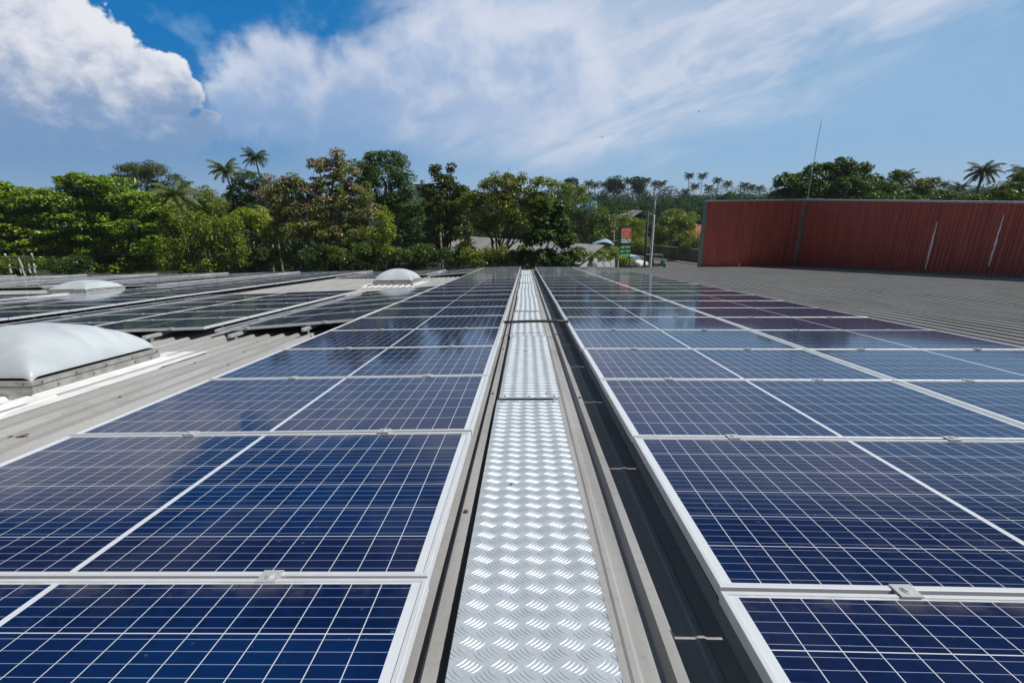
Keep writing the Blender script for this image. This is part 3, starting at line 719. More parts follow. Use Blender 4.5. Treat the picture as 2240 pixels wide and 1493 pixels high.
def tree(name, label, cat, D_, basepx, blobs, fol, leaf=.2, cr=.8, fl=.7, per=90, dens=1.0, up=.45, trunk=.22, bark=None, flowers=0, limbs=14, asp=.5, depth=.8, shell=.55, group=None, twigs=0, zb=0.0):
    global ntree; ntree += 1; seed = ntree * 17 + 3
    rng = np.random.default_rng(seed); rr = random.Random(seed); k = D_ / 1009.7
    cl = []; mids = []
    b0 = at(basepx, 560, D_); base = Vector((b0.x, D_, zb))
    for (px, py, rx, ry) in blobs:
        c = at(px, py, D_ + rr.uniform(-.25, .25) * rx * k * depth); mids.append(c)
        rxm, rym = rx * k, ry * k; n = max(3, int(dens * 2.6 * rxm * rym / (cr * cr * fl)))
        d = unit(rng.normal(size=(n, 3))); q = rng.uniform(.25, 1, (n, 1)) ** .45
        P = np.array(c) + d * q * np.array([max(.2, rxm - cr * .6), max(.2, rxm * depth - cr * .6), max(.2, rym - cr * fl * .6)])
        cl.append(np.hstack([P, cr * rng.uniform(.55, 1.25, (n, 1))]))
    cl = np.vstack(cl); cl = cl[cl[:, 2] > .4]
    t = empty(name, Matrix.Translation(base), label, cat, group); off = np.array(base)
    V = crown_leaves(cl, per, leaf, fl, up, rng, shell, asp) - off
    inst(npmesh('crown', V, 0, FOL[fol]), 'crown', t)
    m = MB(); ztop = max(c.z for c in mids); zlow = min(c.z for c in mids); fork = base.lerp(sum(mids, Vector()) / len(mids), .45 if zlow > 3 else .3)
    limb(m, base, fork, trunk, trunk * .7, rr, .05)
    forks = []
    for c in mids:
        e = c - Vector((0, 0, .2)); p = limb(m, fork, e, trunk * .5, trunk * .14, rr, .10); forks.append(p)
    for i in range(limbs):
        c = cl[rr.randrange(len(cl))]; p = min((q for f in forks for q in f[2:5]), key=lambda q: (q - Vector(c[:3])).length + rr.uniform(0, 1)); limb(m, p, Vector(c[:3]), trunk * .2, trunk * .05, rr, .12, 4)
    for i in range(twigs):
        c = Vector(cl[rr.randrange(len(cl))][:3]); e = c + Vector((rr.uniform(-1, 1), rr.uniform(-1, 1), rr.uniform(.3, 1.2))) * cr * 1.1; limb(m, c, e, .02, .008, rr, .1, 3)
    m.v = [tuple(Vector(v) - base) for v in m.v]; m.build('trunk', bark or M_bark, t, smooth=True)
    if flowers:
        hi = cl[rng.random(len(cl)) < .6]; C = hi.copy(); C[:, 3] *= 1.08
        V = crown_leaves(C, flowers, leaf * .8, fl, .3, rng, .85, .9) - off
        inst(npmesh('blossom', V, 0, FOL['pink']), 'blossom', t)
    return t

def palm_crown(seed, nf=26, Lf=3.0, droop=1.0):
    rng = np.random.default_rng(seed); Q = []
    for i in range(nf):
        a = i * 2.39996 + rng.uniform(-.2, .2); e0 = math.radians(72 - 95 * (i / nf) ** .9 + rng.uniform(-8, 8)); ln = Lf * rng.uniform(.82, 1.08) * (1 - .12 * (i / nf))
        n = 18; p = np.zeros(3); pts = [p.copy()]; e = e0
        for j in range(n):
            e -= (.035 + .075 * (j / n)) * droop * (1.15 if e > -.9 else .2); step = ln / n
            p = p + np.array([math.cos(a) * math.cos(e), math.sin(a) * math.cos(e), math.sin(e)]) * step; pts.append(p.copy())
        pts = np.array(pts); side = np.array([-math.sin(a), math.cos(a), 0])
        for j in range(n):   # rachis
            w = .022 * (1 - j / n) + .006; Q.append([pts[j] - side * w, pts[j] + side * w, pts[j + 1] + side * w, pts[j + 1] - side * w])
        for j in range(2, 2 * n):
            t = j / (2 * n); q = pts[int(j / 2)] * (1 - (j % 2) / 2) + pts[min(n, int(j / 2) + 1)] * (j % 2) / 2
            tan = unit(pts[min(n, int(j / 2) + 1)] - pts[max(0, int(j / 2) - 1)])
            l = ln * .26 * math.sin(math.pi * min(1, .12 + t * .86)) ** .6 * rng.uniform(.8, 1.1)
            for s_ in (-1, 1):
                d = side * s_ * .85 + tan * .55 + np.array([0, 0, -.55 - .5 * rng.random()]); d = d / np.linalg.norm(d)
                b = tan * .034 * Lf / 3; mid = q + d * l * .5 + np.array([0, 0, .02]); tip = q + d * l
                Q.append([q - b, q + b, mid + b, mid - b]); Q.append([mid - b, mid + b, tip + b * .2, tip - b * .2])
    return np.array(Q).reshape(-1, 3)
PC = {}
for nm, fo in (('palm', 'palm'), ('palmdark', 'palmdark')):
    for s_ in range(3): PC[nm, s_] = npmesh('crown', palm_crown(s_ + 1, 25, 3.0, (1.0, 1.2, .85)[s_]), 0, FOL[fo])
M_ptrunk = mat('palm_trunk_bark', (.24, .21, .17), .9, 0, col2=(.14, .12, .10), vscale=5, bump=.5, bscale=20)
def palm(px, py, D_, rpx, label, dark=True, lean=0.0, group=None, tr=.16, zb=0.0):
    """px, py: where the crown's heart is seen; rpx: its frond length"""
    global ntree; ntree += 1; r = random.Random(ntree)
    c = at(px, py, D_); s_ = rpx * D_ / 1009.7 / 2.75
    t = empty('coconut_palm', Matrix.Translation((c.x + lean, D_, zb)), label, 'palm tree', group); H = c.z - zb
    m = MB(); N = 9; m.tube([(-lean * (i / N) ** 1.7 + .25 * math.sin(i / N * 3.1) * (lean != 0), 0, H * i / N) for i in range(N + 1)], [tr * (1.5 if i == 0 else 1.05 - .4 * i / N) for i in range(N + 1)], 8); m.build('trunk', M_ptrunk, t, smooth=True)
    inst(PC['palmdark' if dark else 'palm', r.randrange(3)], 'crown', t, Matrix.Translation((-lean, 0, H)) @ Matrix.Rotation(r.uniform(0, 6), 4, 'Z') @ Matrix.Scale(s_, 4))
    if D_ < 100:
        m = MB()
        for i in range(7):
            a = i * .9; x, y, z = math.cos(a) * .22, math.sin(a) * .22, -.25 - .08 * (i % 3)
            for q in range(1): m.tube([(x, y, z - .13), (x, y, z - .09), (x, y, z), (x, y, z + .09), (x, y, z + .13)], [.02, .09, .12, .09, .02], 7)
        m.build('coconut_bunch', M_bark, t, smooth=True, M=Matrix.Translation((-lean, 0, H)) @ Matrix.Scale(s_, 4))
    return t

# left bank of big trees
tree('almond_tree', 'bright green broad-leaved tree filling the left edge of the photo', 'tree', 41, 20, [(30, 440, 75, 34), (-40, 430, 70, 40), (20, 485, 90, 34), (70, 520, 80, 32), (-20, 540, 90, 40), (60, 565, 80, 28), (5, 410, 24, 14), (90, 430, 45, 22)], 'bright', .27, .72, .42, 95, 1.05, .6, .25)
tree('almond_tree', 'bright green layered spreading tree left of the vine-covered shrubs', 'tree', 43, 230, [(175, 400, 60, 20), (230, 405, 60, 20), (150, 440, 70, 28), (250, 440, 80, 30), (310, 440, 60, 26), (190, 480, 90, 30), (290, 490, 90, 32), (340, 465, 45, 26), (150, 530, 60, 30), (330, 535, 60, 30), (240, 530, 90, 34), (290, 575, 75, 26), (200, 575, 80, 24), (172, 388, 22, 10)], 'bright', .27, .72, .42, 95, 1.05, .6, .28)
tree('rain_tree', 'dark rounded fine-leaved tree rising behind the bright green trees', 'tree', 72, 330, [(290, 378, 46, 24), (325, 372, 45, 22), (355, 392, 42, 28), (262, 392, 24, 14), (397, 400, 16, 22), (310, 410, 60, 30), (385, 440, 35, 30)], 'rust', .22, .95, .6, 110, 1.1, .4, .35)
palm(383, 428, 40, 54, 'olive coconut palm with upright fronds between the bright trees and the shrubs', False)
palm(492, 372, 70, 36, 'tall coconut palm with a thin curved pale trunk, left of two', False, lean=.7, tr=.17)
palm(558, 345, 84, 30, 'highest dark coconut palm above the dark tree', True, lean=.4, tr=.17)
tree('jackfruit_tree', 'dark glossy tree below the two high palms', 'tree', 62, 550, [(552, 396, 45, 24), (590, 420, 40, 28), (530, 425, 40, 26), (560, 450, 60, 34), (500, 465, 40, 26), (610, 460, 40, 34)], 'dark', .26, .9, .6, 110, 1.1)
tree('shrub_tree', 'olive bushy tree just left of the curved palm trunk', 'tree', 56, 450, [(445, 425, 32, 22), (465, 450, 36, 26), (425, 460, 40, 30), (470, 480, 40, 30)], 'vine', .18, .7, .7, 110, 1.1)
tree('vine_covered_tree', 'yellow-green vine-draped small tree, left of two', 'tree', 38, 410, [(372, 468, 26, 26), (400, 490, 32, 40), (370, 520, 32, 42), (415, 540, 40, 40), (440, 490, 26, 36), (380, 572, 45, 28), (430, 580, 36, 20)], 'vine', .19, .5, 1.2, 95, .95, .3, .12, limbs=24)
tree('vine_covered_tree', 'yellow-green vine-draped small tree beside the pink tree', 'tree', 39, 490, [(480, 490, 26, 30), (515, 505, 28, 36), (460, 530, 32, 36), (500, 545, 36, 40), (530, 560, 24, 30), (470, 580, 40, 20)], 'vine', .19, .5, 1.2, 95, .95, .3, .12, limbs=24)
tree('shrub_tree', 'yellow leafy bush below the dark jackfruit tree', 'tree', 46, 560, [(545, 470, 32, 18), (575, 485, 34, 22), (520, 480, 28, 16), (595, 510, 30, 26)], 'yellow', .20, .6, .6, 100, 1.0)
tree('trumpet_tree', 'pink-flowered wide tree with pale bare limbs', 'tree', 44, 705, [(737, 342, 20, 18), (700, 362, 34, 20), (755, 372, 34, 28), (640, 398, 34, 18), (612, 428, 36, 26), (672, 415, 44, 28), (730, 410, 50, 30), (785, 425, 40, 28), (650, 455, 60, 30), (720, 455, 60, 30), (790, 470, 44, 30), (690, 500, 80, 30), (770, 510, 55, 28), (620, 490, 34, 28)], 'brown', .19, .55, .6, 84, 1.0, .4, .26, M_barkpale, flowers=17, limbs=70, twigs=60)
tree('trumpet_tree', 'small pink-blossomed tree top left of the wide pink-flowered tree', 'tree', 55, 590, [(590, 392, 22, 14), (572, 420, 26, 18), (608, 440, 30, 24)], 'brown', .16, .6, .6, 40, .7, .4, .14, M_barkpale, flowers=22, limbs=20, twigs=30)
tree('shrub_tree', 'yellow-green low tree at the right foot of the pink-flowered tree', 'tree', 42, 838, [(838, 475, 24, 22), (850, 505, 24, 28), (822, 520, 28, 26), (846, 540, 20, 20), (805, 545, 30, 22)], 'yellow', .15, .55, .8, 110, 1.0, .4, .12)
tree('mango_tree', 'tall dense dark green tree right of the pink-flowered tree', 'tree', 56, 850, [(830, 342, 36, 22), (800, 362, 34, 24), (862, 358, 34, 26), (882, 388, 26, 24), (838, 385, 50, 30), (800, 405, 34, 30), (870, 420, 40, 30), (850, 455, 44, 34), (895, 460, 34, 32), (905, 500, 34, 32), (860, 510, 45, 36)], 'mango', .26, .85, .7, 120, 1.15, .4, .3)
tree('teak_tree', 'dark big-leaved tree with two rounded tips behind the pole', 'tree', 47, 975, [(955, 372, 16, 12), (985, 368, 12, 12), (968, 392, 28, 16), (945, 420, 28, 20), (992, 420, 34, 24), (965, 450, 42, 28), (1005, 460, 30, 26), (955, 495, 44, 28), (1000, 505, 40, 30), (940, 545, 44, 28)], 'rust', .30, .6, .7, 70, 1.1, .45, .2)
tree('cassia_tree', 'airy yellow-olive tree with dark crooked limbs before the long shed', 'tree', 41, 1075, [(1095, 388, 32, 14), (1075, 410, 34, 20), (1120, 408, 32, 18), (1140, 390, 16, 10), (1180, 396, 26, 14), (1205, 400, 14, 14), (1045, 440, 34, 24), (1100, 445, 44, 26), (1155, 430, 40, 24), (1185, 440, 34, 22), (1010, 440, 20, 16), (1060, 485, 36, 26), (1120, 480, 44, 24), (1165, 465, 34, 24), (1020, 545, 30, 22), (1060, 560, 34, 18)], 'olive', .20, .5, .6, 66, 1.0, .35, .17, limbs=60, twigs=50)
tree('breadfruit_tree', 'glossy green upright tree standing right of the airy yellow tree', 'tree', 36.5, 1190, [(1190, 452, 18, 16), (1228, 448, 12, 12), (1180, 480, 28, 20), (1225, 482, 28, 22), (1200, 515, 40, 22), (1160, 525, 26, 20), (1240, 525, 26, 22), (1150, 560, 36, 18), (1200, 560, 44, 18), (1245, 562, 28, 16)], 'mango', .32, .5, .8, 75, 1.25, .45, .14)
tree('shrub_tree', 'grey-green wide tree behind the shed roof', 'tree', 60, 1290, [(1260, 450, 40, 26), (1300, 470, 38, 28), (1255, 490, 40, 30), (1300, 510, 40, 26), (1330, 495, 24, 24)], 'mid', .22, .75, .7, 110, 1.1)
tree('shrub_tree', 'olive tree crown behind the airy yellow tree', 'tree', 76, 1235, [(1225, 415, 30, 20), (1255, 420, 30, 20), (1240, 440, 40, 24)], 'vine', .24, .85, .7, 100, 1.1)
tree('shrub_tree', 'dark bushy tree between the sign and the open shed', 'tree', 68, 1365, [(1365, 480, 30, 20), (1345, 500, 26, 24), (1395, 500, 24, 26), (1375, 525, 34, 22), (1400, 535, 24, 16)], 'vine', .20, .75, .7, 100, 1.1)
tree('bougainvillea_bush', 'yellow-green bush around the foot of the tall sign', 'bush', 41, 1365, [(1343, 552, 12, 14), (1358, 570, 16, 8), (1330, 562, 18, 14), (1310, 558, 16, 16), (1380, 574, 10, 6), (1290, 562, 18, 14)], 'yellow', .18, .36, .8, 60, .8, .4, .06)
tree('shrub_tree', 'round yellow-green tree behind the boundary wall', 'tree', 80, 1485, [(1480, 480, 34, 24), (1455, 500, 26, 26), (1505, 490, 24, 28), (1480, 520, 40, 26), (1440, 525, 24, 20)], 'vine', .22, .8, .7, 120, 1.1)
tree('hedge_bush', 'golden-green bush leaning over the boundary wall by the red wall', 'bush', 68, 1512, [(1508, 535, 20, 14), (1525, 525, 18, 18), (1500, 550, 16, 8)], 'olive', .16, .5, .8, 100, 1.1, .4, .08)
tree('mango_tree', 'broad dark green tree right behind the red wall, below the lightning rod', 'tree', 44, 1820, [(1838, 362, 36, 16), (1800, 375, 36, 18), (1870, 375, 32, 18), (1760, 390, 36, 18), (1720, 400, 28, 18), (1900, 400, 40, 20), (1850, 405, 60, 24), (1780, 415, 60, 24), (1940, 425, 40, 18), (1700, 428, 30, 16), (1860, 435, 90, 18), (1980, 438, 40, 12)], 'mango', .26, .62, .7, 110, 1.2, .4, .3)
tree('mango_tree', 'smaller dark airy tree right of the broad dark tree', 'tree', 50, 2010, [(1960, 385, 20, 12), (1955, 402, 26, 14), (2005, 405, 30, 12), (2040, 398, 26, 10), (2020, 420, 45, 14), (2060, 430, 40, 12)], 'rust', .22, .55, .7, 75, 1.0, .4, .16, limbs=24)
tree('shrub_tree', 'dark green leafy tree at the right edge of the photo', 'tree', 41, 2230, [(2215, 412, 34, 16), (2180, 425, 36, 16), (2240, 395, 26, 20), (2140, 435, 34, 12), (2240, 430, 60, 20)], 'mid', .22, .6, .7, 110, 1.1)
palm(2150, 376, 58, 36, 'big windswept coconut palm above the right part of the red wall', True, tr=.2)
palm(2246, 380, 52, 34, 'coconut palm half cut by the right edge of the photo', True)
palm(1978, 388, 60, 26, 'small palm with upright fronds amid the airy dark tree', True)
palm(2097, 412, 110, 24, 'distant palm just left of the big windswept palm', True)
palm(2065, 404, 150, 14, 'tiny distant palm right of the airy dark tree', True)
palm(598, 470, 50, 40, 'pale yellowish low palm left of the pink-flowered tree', False)
palm(1112, 412, 120, 20, 'distant palm peeping above the airy yellow tree', True)
# darker belt of trees that closes the view behind the front row
bx = [(-60, 470, 70), (40, 480, 68), (140, 490, 70), (250, 500, 74), (360, 500, 66), (450, 520, 60), (540, 520, 62), (640, 520, 60), (730, 520, 64), (800, 540, 62), (900, 540, 66), (985, 520, 60)]
bx += [(905, 470, 64), (1015, 465, 58), (1110, 480, 66), (1180, 470, 70)]
wh_ = ['farthest left', 'second from the left', 'third from the left', 'fourth from the left', 'fifth from the left', 'behind the left vine tree', 'behind the right vine tree', 'left behind the pink tree', 'right behind the pink tree', 'below the tall mango tree', 'left of the middle pole', 'behind the middle pole', 'between the mango tree and the twin-tipped tree', 'just right of the twin-tipped tree', 'behind the airy yellow tree', 'behind the glossy green tree']
for i, (px, py, d_) in enumerate(bx):
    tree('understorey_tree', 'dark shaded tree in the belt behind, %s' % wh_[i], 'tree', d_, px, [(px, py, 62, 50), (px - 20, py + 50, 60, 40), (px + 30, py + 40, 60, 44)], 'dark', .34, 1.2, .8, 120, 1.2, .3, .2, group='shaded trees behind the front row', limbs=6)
# low shrubs against the foot of the front row
for i, (px, py, d_, fo) in enumerate([(40, 590, 36, 'mid'), (150, 590, 37, 'dark'), (560, 570, 44, 'dark'), (620, 565, 43, 'mid'), (690, 565, 42, 'dark'), (760, 560, 41, 'mid'), (830, 565, 43, 'mid'), (900, 562, 45, 'mid'), (1000, 565, 40, 'dark'), (1060, 568, 38, 'olive'), (1120, 566, 38, 'mid'), (1235, 572, 37, 'mid')]):
    tree('bush', 'low green bush at the roof edge, %s' % ['under the left pole', 'below the bright layered tree', 'right of the vine trees', 'left of the pink tree trunk', 'at the pink tree trunk', 'right of the pink tree trunk', 'behind the middle skylight', 'just left of the middle pole', 'right of the middle pole', 'under the airy yellow tree', 'left of the glossy green tree', 'right of the glossy green tree'][i], 'bush', d_, px, [(px, py, 40, 22), (px + 26, py - 14, 30, 18), (px - 28, py - 8, 30, 18)], fo, .17, .5, .8, 90, 1.2, .4, .07, group='bushes beyond the roof edge', limbs=5)

# far wood: one mass, with the palms and round crowns that stand out of it as things
cl = []; rr = random.Random(3)
def farrow(x0, x1, step, ytop, D0, D1, r0, r1, jy):
    px = x0
    while px < x1:
        d_ = rr.uniform(D0, D1); r = rr.uniform(r0, r1); p = at(px, ytop + rr.uniform(-jy, jy) - .0161 * (px - 1400), d_)
        for q in range(3): cl.append((p.x + rr.uniform(-r, r) * .7, p.y + rr.uniform(-r, r), p.z - rr.uniform(.2, 2.0) * r * .8, r * rr.uniform(.5, .8)))
        px += step * rr.uniform(.6, 1.4)
farrow(-150, 2400, 15, 417, 200, 260, 3.5, 5.5, 7)
farrow(-150, 2400, 13, 428, 170, 220, 3.2, 4.8, 7)
farrow(-150, 2400, 15, 437, 150, 190, 3, 4.5, 8)
farrow(1150, 1600, 12, 447, 120, 150, 2.5, 3.6, 8)
farrow(1150, 1560, 12, 460, 110, 140, 2.5, 3.6, 8)
farrow(1150, 1560, 14, 480, 95, 115, 2, 3, 8)
farrow(1560, 2350, 20, 440, 80, 120, 2, 3, 8)
V = crown_leaves(np.array(cl), 95, .80, .8, .45, np.random.default_rng(5), .6, .6)
tag(inst(npmesh('far_wood', V, 0, FOL['far']), 'far_wood'), 'distant wood of mixed green trees below the skyline', 'wood', None, 'stuff')
for i, (px, py, r_, lab) in enumerate([(1508, 384, 12, 'left one of the high pair over the far wood'), (1537, 384, 12, 'right one of the high pair over the far wood'), (1570, 394, 12, 'lone one just right of the high pair'), (1592, 402, 11, 'small one left of the red wall trees'), (1288, 402, 13, 'right above the blue roof'), (1302, 406, 12, 'second one above the blue roof'), (1322, 404, 13, 'left of the round dark crown'), (1375, 396, 13, 'between the two round dark crowns'), (1414, 394, 12, 'just left of the street lamp head'), (1432, 402, 12, 'beneath the street lamp head'), (1448, 401, 12, 'tipping over the street lamp arm'), (1520, 408, 12, 'lower one under the high pair'), (1550, 410, 12, 'lower one right under the high pair'), (1629, 404, 11, 'third from the red wall tree'), (1645, 408, 11, 'second from the red wall tree'), (1661, 412, 11, 'nearest the red wall tree'), (1500, 420, 12, 'lowest one at the bushy slope')]):
    palm(px, py, 185 + (i * 13) % 40, r_ * 1.15, 'distant coconut palm, ' + lab, True, group='distant palms above the far wood')
for px, py, rx, ry, d_, lab in ((1345, 398, 18, 14, 180, 'round dark crown left of the lamp, larger one of two'), (1395, 398, 14, 14, 190, 'round dark crown nearer the lamp, smaller one of two'), (1245, 400, 18, 12, 170, 'round dark crown above the olive tree')):
    tree('far_tree', 'distant ' + lab, 'tree', d_, px, [(px, py, rx, ry), (px + 5, py + 14, rx, ry), (px - 6, py + 10, rx * .8, ry)], 'far', .7, 1.6, .8, 90, 1.2, .4, .3, limbs=3)

# ------------------------------------------------------------------ humid air
hm = bpy.data.materials.new('humid_air'); hm.use_nodes = True; hn = hm.node_tree; hn.nodes.clear(); hg = NG(hn)
pv = hg.n('ShaderNodeVolumePrincipled'); pv.inputs['Color'].default_value = (.75, .86, 1.0, 1); pv.inputs['Density'].default_value = .0003; pv.inputs['Anisotropy'].default_value = .2
ho = hg.n('ShaderNodeOutputMaterial'); hg.lk(pv.outputs[0], ho.inputs['Volume'])
m = MB(); m.box(-1600, 1600, -420, 2300, -1.6, 24); tag(m.build('haze', hm), 'pale humid air over the whole place', 'haze', None, 'stuff')
# ------------------------------------------------------------------ street and buildings beyond
M_conc = mat('pole_concrete', (.34, .32, .29), .85, 0, col2=(.25, .23, .20), vscale=3)
M_wood = mat('pole_wood', (.10, .075, .055), .9, 0, col2=(.06, .045, .035), vscale=3)
M_ins = mat('porcelain_insulator', (.62, .60, .58), .35)
def polething(px, ytop, d_, label, arms, mt_, r0=.13, r1=.085, lamp=False):
    p = at(px, ytop, d_); t = empty('utility_pole', (p.x, p.y, 0), label, 'utility pole'); H = p.z
    m = MB(); m.tube([(0, 0, 0), (0, 0, H * .5), (0, 0, H)], [r0, (r0 + r1) / 2, r1], 8); m.build('pole', mt_, t, smooth=True)
    for (dz, w, style) in arms:
        m = MB(); m.box(-w, w, -.05, .05, H - dz - .045, H - dz + .045)
        if style: m.tube([(0, 0, H - dz - .45), (-.35, 0, H - dz - .02)], .022, 6); m.tube([(0, 0, H - dz - .45), (.35, 0, H - dz - .02)], .022, 6)
        m.build('cross_arm', M_conc, t)
        for s_ in (-.92, -.15, .55, .92) if style == 0 else (-.95, .95):
            m = MB(); z = H - dz + .045; m.tube([(w * s_, 0, z), (w * s_, 0, z + .06), (w * s_, 0, z + .09), (w * s_, 0, z + .16), (w * s_, 0, z + .2)], [.03, .03, .06, .055, .02], 8); m.build('insulator', M_ins, t)
            if style == 0: m = MB(); z = H - dz - .045; m.tube([(w * s_, -.07, z), (w * s_, -.07, z - .30)], [.045, .05], 8); m.build('insulator', M_ins, t)
    return t, p
t, pL = polething(42, 562, 30.5, 'pale utility pole with two cross-arms at the left edge', [(.0, .98, 1), (.72, .92, 0)], M_conc, .12, .08)
t, pM = polething(963, 506, 46, 'wooden utility pole standing in front of the dark trees', [(.42, .30, 1)], mat('grey_wood', (.22, .18, .14), .9, var=.3), .13, .10)
t, pR = polething(1418, 462, 60, 'dark wooden pole just left of the street lamp', [(.5, .35, 1)], M_wood, .15, .12)
t, pQ = polething(1344, 492, 62, 'thin grey post left of the sign, against the bushes', [], M_conc, .10, .07)
m = MB()
def wire(a, b, sag, off=(0, 0, 0)):
    a, b = Vector(a) + Vector(off), Vector(b) + Vector(off)
    m.tube([a.lerp(b, i / 14) - Vector((0, 0, sag * 4 * (i / 14) * (1 - i / 14))) for i in range(15)], .014, 4)
M_wire = mat('cable_black', (.03, .03, .03), .5)
for k, (off, lab) in enumerate((((0, 0, .02), 'upper thin cable between the left pole and the middle pole'), ((.0, 0, -.55), 'lower thin cable between the left pole and the middle pole'))):
    m = MB(); wire(pL, pM, .5 + .2 * k, off); tag(m.build('power_cable', M_wire), lab, 'cable', 'power cables')
for off, lab in (((0, 0, .02), 'upper thin cable between the middle pole and the pole by the lamp'), ((0, 0, -.5), 'lower thin cable between the middle pole and the pole by the lamp')):
    m = MB(); wire(pM, pR, .4, off); tag(m.build('power_cable', M_wire), lab, 'cable', 'power cables')

# street lamp: tapered pale post with a swan-neck arm
p0 = at(1424, 560, 46); zt_ = at(1453, 407, 46); x1_ = at(1431, 440, 46)
t = empty('street_lamp', (p0.x, 46, 0), 'tall pale blue street lamp with a curved arm beside the road', 'street lamp')
M_lampost = mat('lamp_post_paint', (.60, .70, .78), .55, 0, var=.2, vscale=2)
Hh = zt_.z; m = MB(); m.tube([(0, 0, z_) for z_ in (0, .8, 2, 3.5, 5, 6.5, Hh - 2.8, Hh - 2.6)], [.16, .13, .125, .12, .115, .11, .105, .10], 10)
m.build('post', M_lampost, t, smooth=True)
m = MB(); pts = [(0, 0, Hh - 2.6)] + [(1.15 - 1.15 * math.cos(a), 0, Hh - 1.5 + 1.42 * math.sin(a)) for a in [i * .13 for i in range(0, 10)]]; m.tube(pts, [.10] + [.09 - .003 * i for i in range(10)], 8); m.build('arm', M_lampost, t, smooth=True)
e = pts[-1]; m = MB(); mm = Matrix.Translation(e) @ Matrix.Rotation(math.radians(-14), 4, 'Y')
m.prism([(-.05, -.03), (.1, -.07), (.55, -.06), (.66, -.02), (.5, .05), (.1, .06)], -.12, .12, axis=1, M=mm); m.build('lamp_head', mat('lamp_head_grey', (.55, .56, .57), .4), t)
m = MB(); m.prism([(.15, -.09), (.5, -.085), (.5, -.068), (.15, -.072)], -.09, .09, axis=1, M=mm); m.build('lens', mat('lamp_lens', (.6, .6, .58), .2), t)
t = empty('street_lamp', (at(1341, 560, 63).x, 63, 0), 'small far street lamp arched over the dark bushy tree', 'street lamp')
H2 = at(1341, 470, 63).z; m = MB(); m.tube([(0, 0, 0), (0, 0, H2 - .6), (.25, 0, H2 - .15), (.8, 0, H2), (1.5, 0, H2 + .1)], [.09, .06, .05, .045, .04], 8); m.build('post', M_lampost, t, smooth=True)
m = MB(); m.prism([(0, -.05), (.5, -.06), (.6, 0), (.4, .06), (0, .05)], -.1, .1, axis=1, M=Matrix.Translation((1.45, 0, H2 + .1))); m.build('lamp_head', M_ins, t)

# tall roadside sign: red board above green ones, in a curly script
sg0 = at(1368, 540, 44.5); t = empty('roadside_sign', Matrix.Translation((sg0.x, 44.5, 0)) @ Matrix.Rotation(math.radians(16), 4, 'Z'), 'tall red and green signboard with white lettering near the road', 'sign')
zz = lambda y: at(1368, y, 44.5).z
hw = 12.2 * 44.5 / 1009.7
M_green = mat('sign_green', (.015, .33, .09), .4, var=.1); M_signred = mat('sign_red', (.80, .03, .018), .4, var=.1); M_signwhite = mat('sign_white', (.72, .75, .74), .5); M_signblack = mat('sign_black', (.02, .02, .02), .5)
m = MB(); m.box(-hw - .02, hw + .02, .0, .10, zz(575) - 3, zz(497) + .03); m.build('frame', M_signblack, t)
def board(name, y0, y1, mt_, inset=.0): m = MB(); m.box(-hw + inset, hw - inset, -.03 - inset, -.001, zz(y1), zz(y0)); return m.build(name, mt_, t)
bd = board('board', 498, 532, M_green); m = MB(); m.box(-hw + .06, hw - .05, -.034, -.031, zz(520.5), zz(499.5)); m.build('red_field', M_signred, bd)
m = MB(); m.box(-hw + .07, hw - .05, -.034, -.031, zz(529.5), zz(522.5)); m.build('white_field', M_signwhite, bd)
b3 = board('board', 537, 543.5, M_green); b4 = board('board', 546, 552.5, M_green); b5 = board('board', 554.5, 562, M_green)
def glyphs(par, x0, x1, z0, z1, seed, y_, mt_=None, name='lettering', dens=1.0):
    """row of rounded letters: rings, hooks and strokes"""
    r = random.Random(seed); m = MB(); h = z1 - z0; x = x0 + h * .3; zc_ = (z0 + z1) / 2; w = h * .07
    while x < x1 - h * .3:
        k = r.random(); cw = h * r.uniform(.5, .8) / dens
        if k < .12: x += cw * .6; continue
        a0, a1 = r.uniform(-.5, 1.5), r.uniform(4.6, 6.6); N = 9; rad = min(cw, h * .8) * .45
        vs = []
        for i in range(N + 1):
            a = a0 + (a1 - a0) * i / N
            for q in (rad - w, rad + w): vs += [(x + q * math.cos(a), y_, zc_ + q * math.sin(a)), (x + q * math.cos(a), y_ + .003, zc_ + q * math.sin(a))]
        m.add(vs, [(4 * i, 4 * i + 4, 4 * i + 6, 4 * i + 2) for i in range(N)])
        if r.random() < .6: m.box(x + rad * .2 - w, x + rad * .2 + w, y_, y_ + .002, zc_ - h * .1, z1)
        x += cw * 1.02
    return m.build(name, mt_ or M_signwhite, par)
glyphs(bd, -hw + .08, hw - .07, zz(505), zz(500.8), 1, -.038); glyphs(bd, -hw + .1, hw - .07, zz(507.6), zz(505.2), 2, -.038)
glyphs(bd, -hw + .08, hw - .08, zz(514), zz(508.8), 3, -.038, dens=.8); glyphs(bd, -hw + .1, hw - .1, zz(519.4), zz(515.6), 4, -.038, dens=1.2)
m = MB(); m.add([(-.1, -.037, zz(522.8)), (.06, -.037, zz(522.8)), (hw - .07, -.037, zz(529)), (hw - .2, -.037, zz(529.2))], [(0, 1, 2, 3)]); m.build('green_band', M_green, bd)
glyphs(bd, -hw + .1, -.08, zz(528), zz(524.5), 5, -.0375, M_signblack); glyphs(bd, .1, hw - .08, zz(526), zz(523.4), 6, -.0385, M_signblack)
m = MB(); m.box(-hw + .15, hw - .1, -.035, -.031, zz(531.6), zz(530.6)); m.build('white_field', M_signwhite, bd)
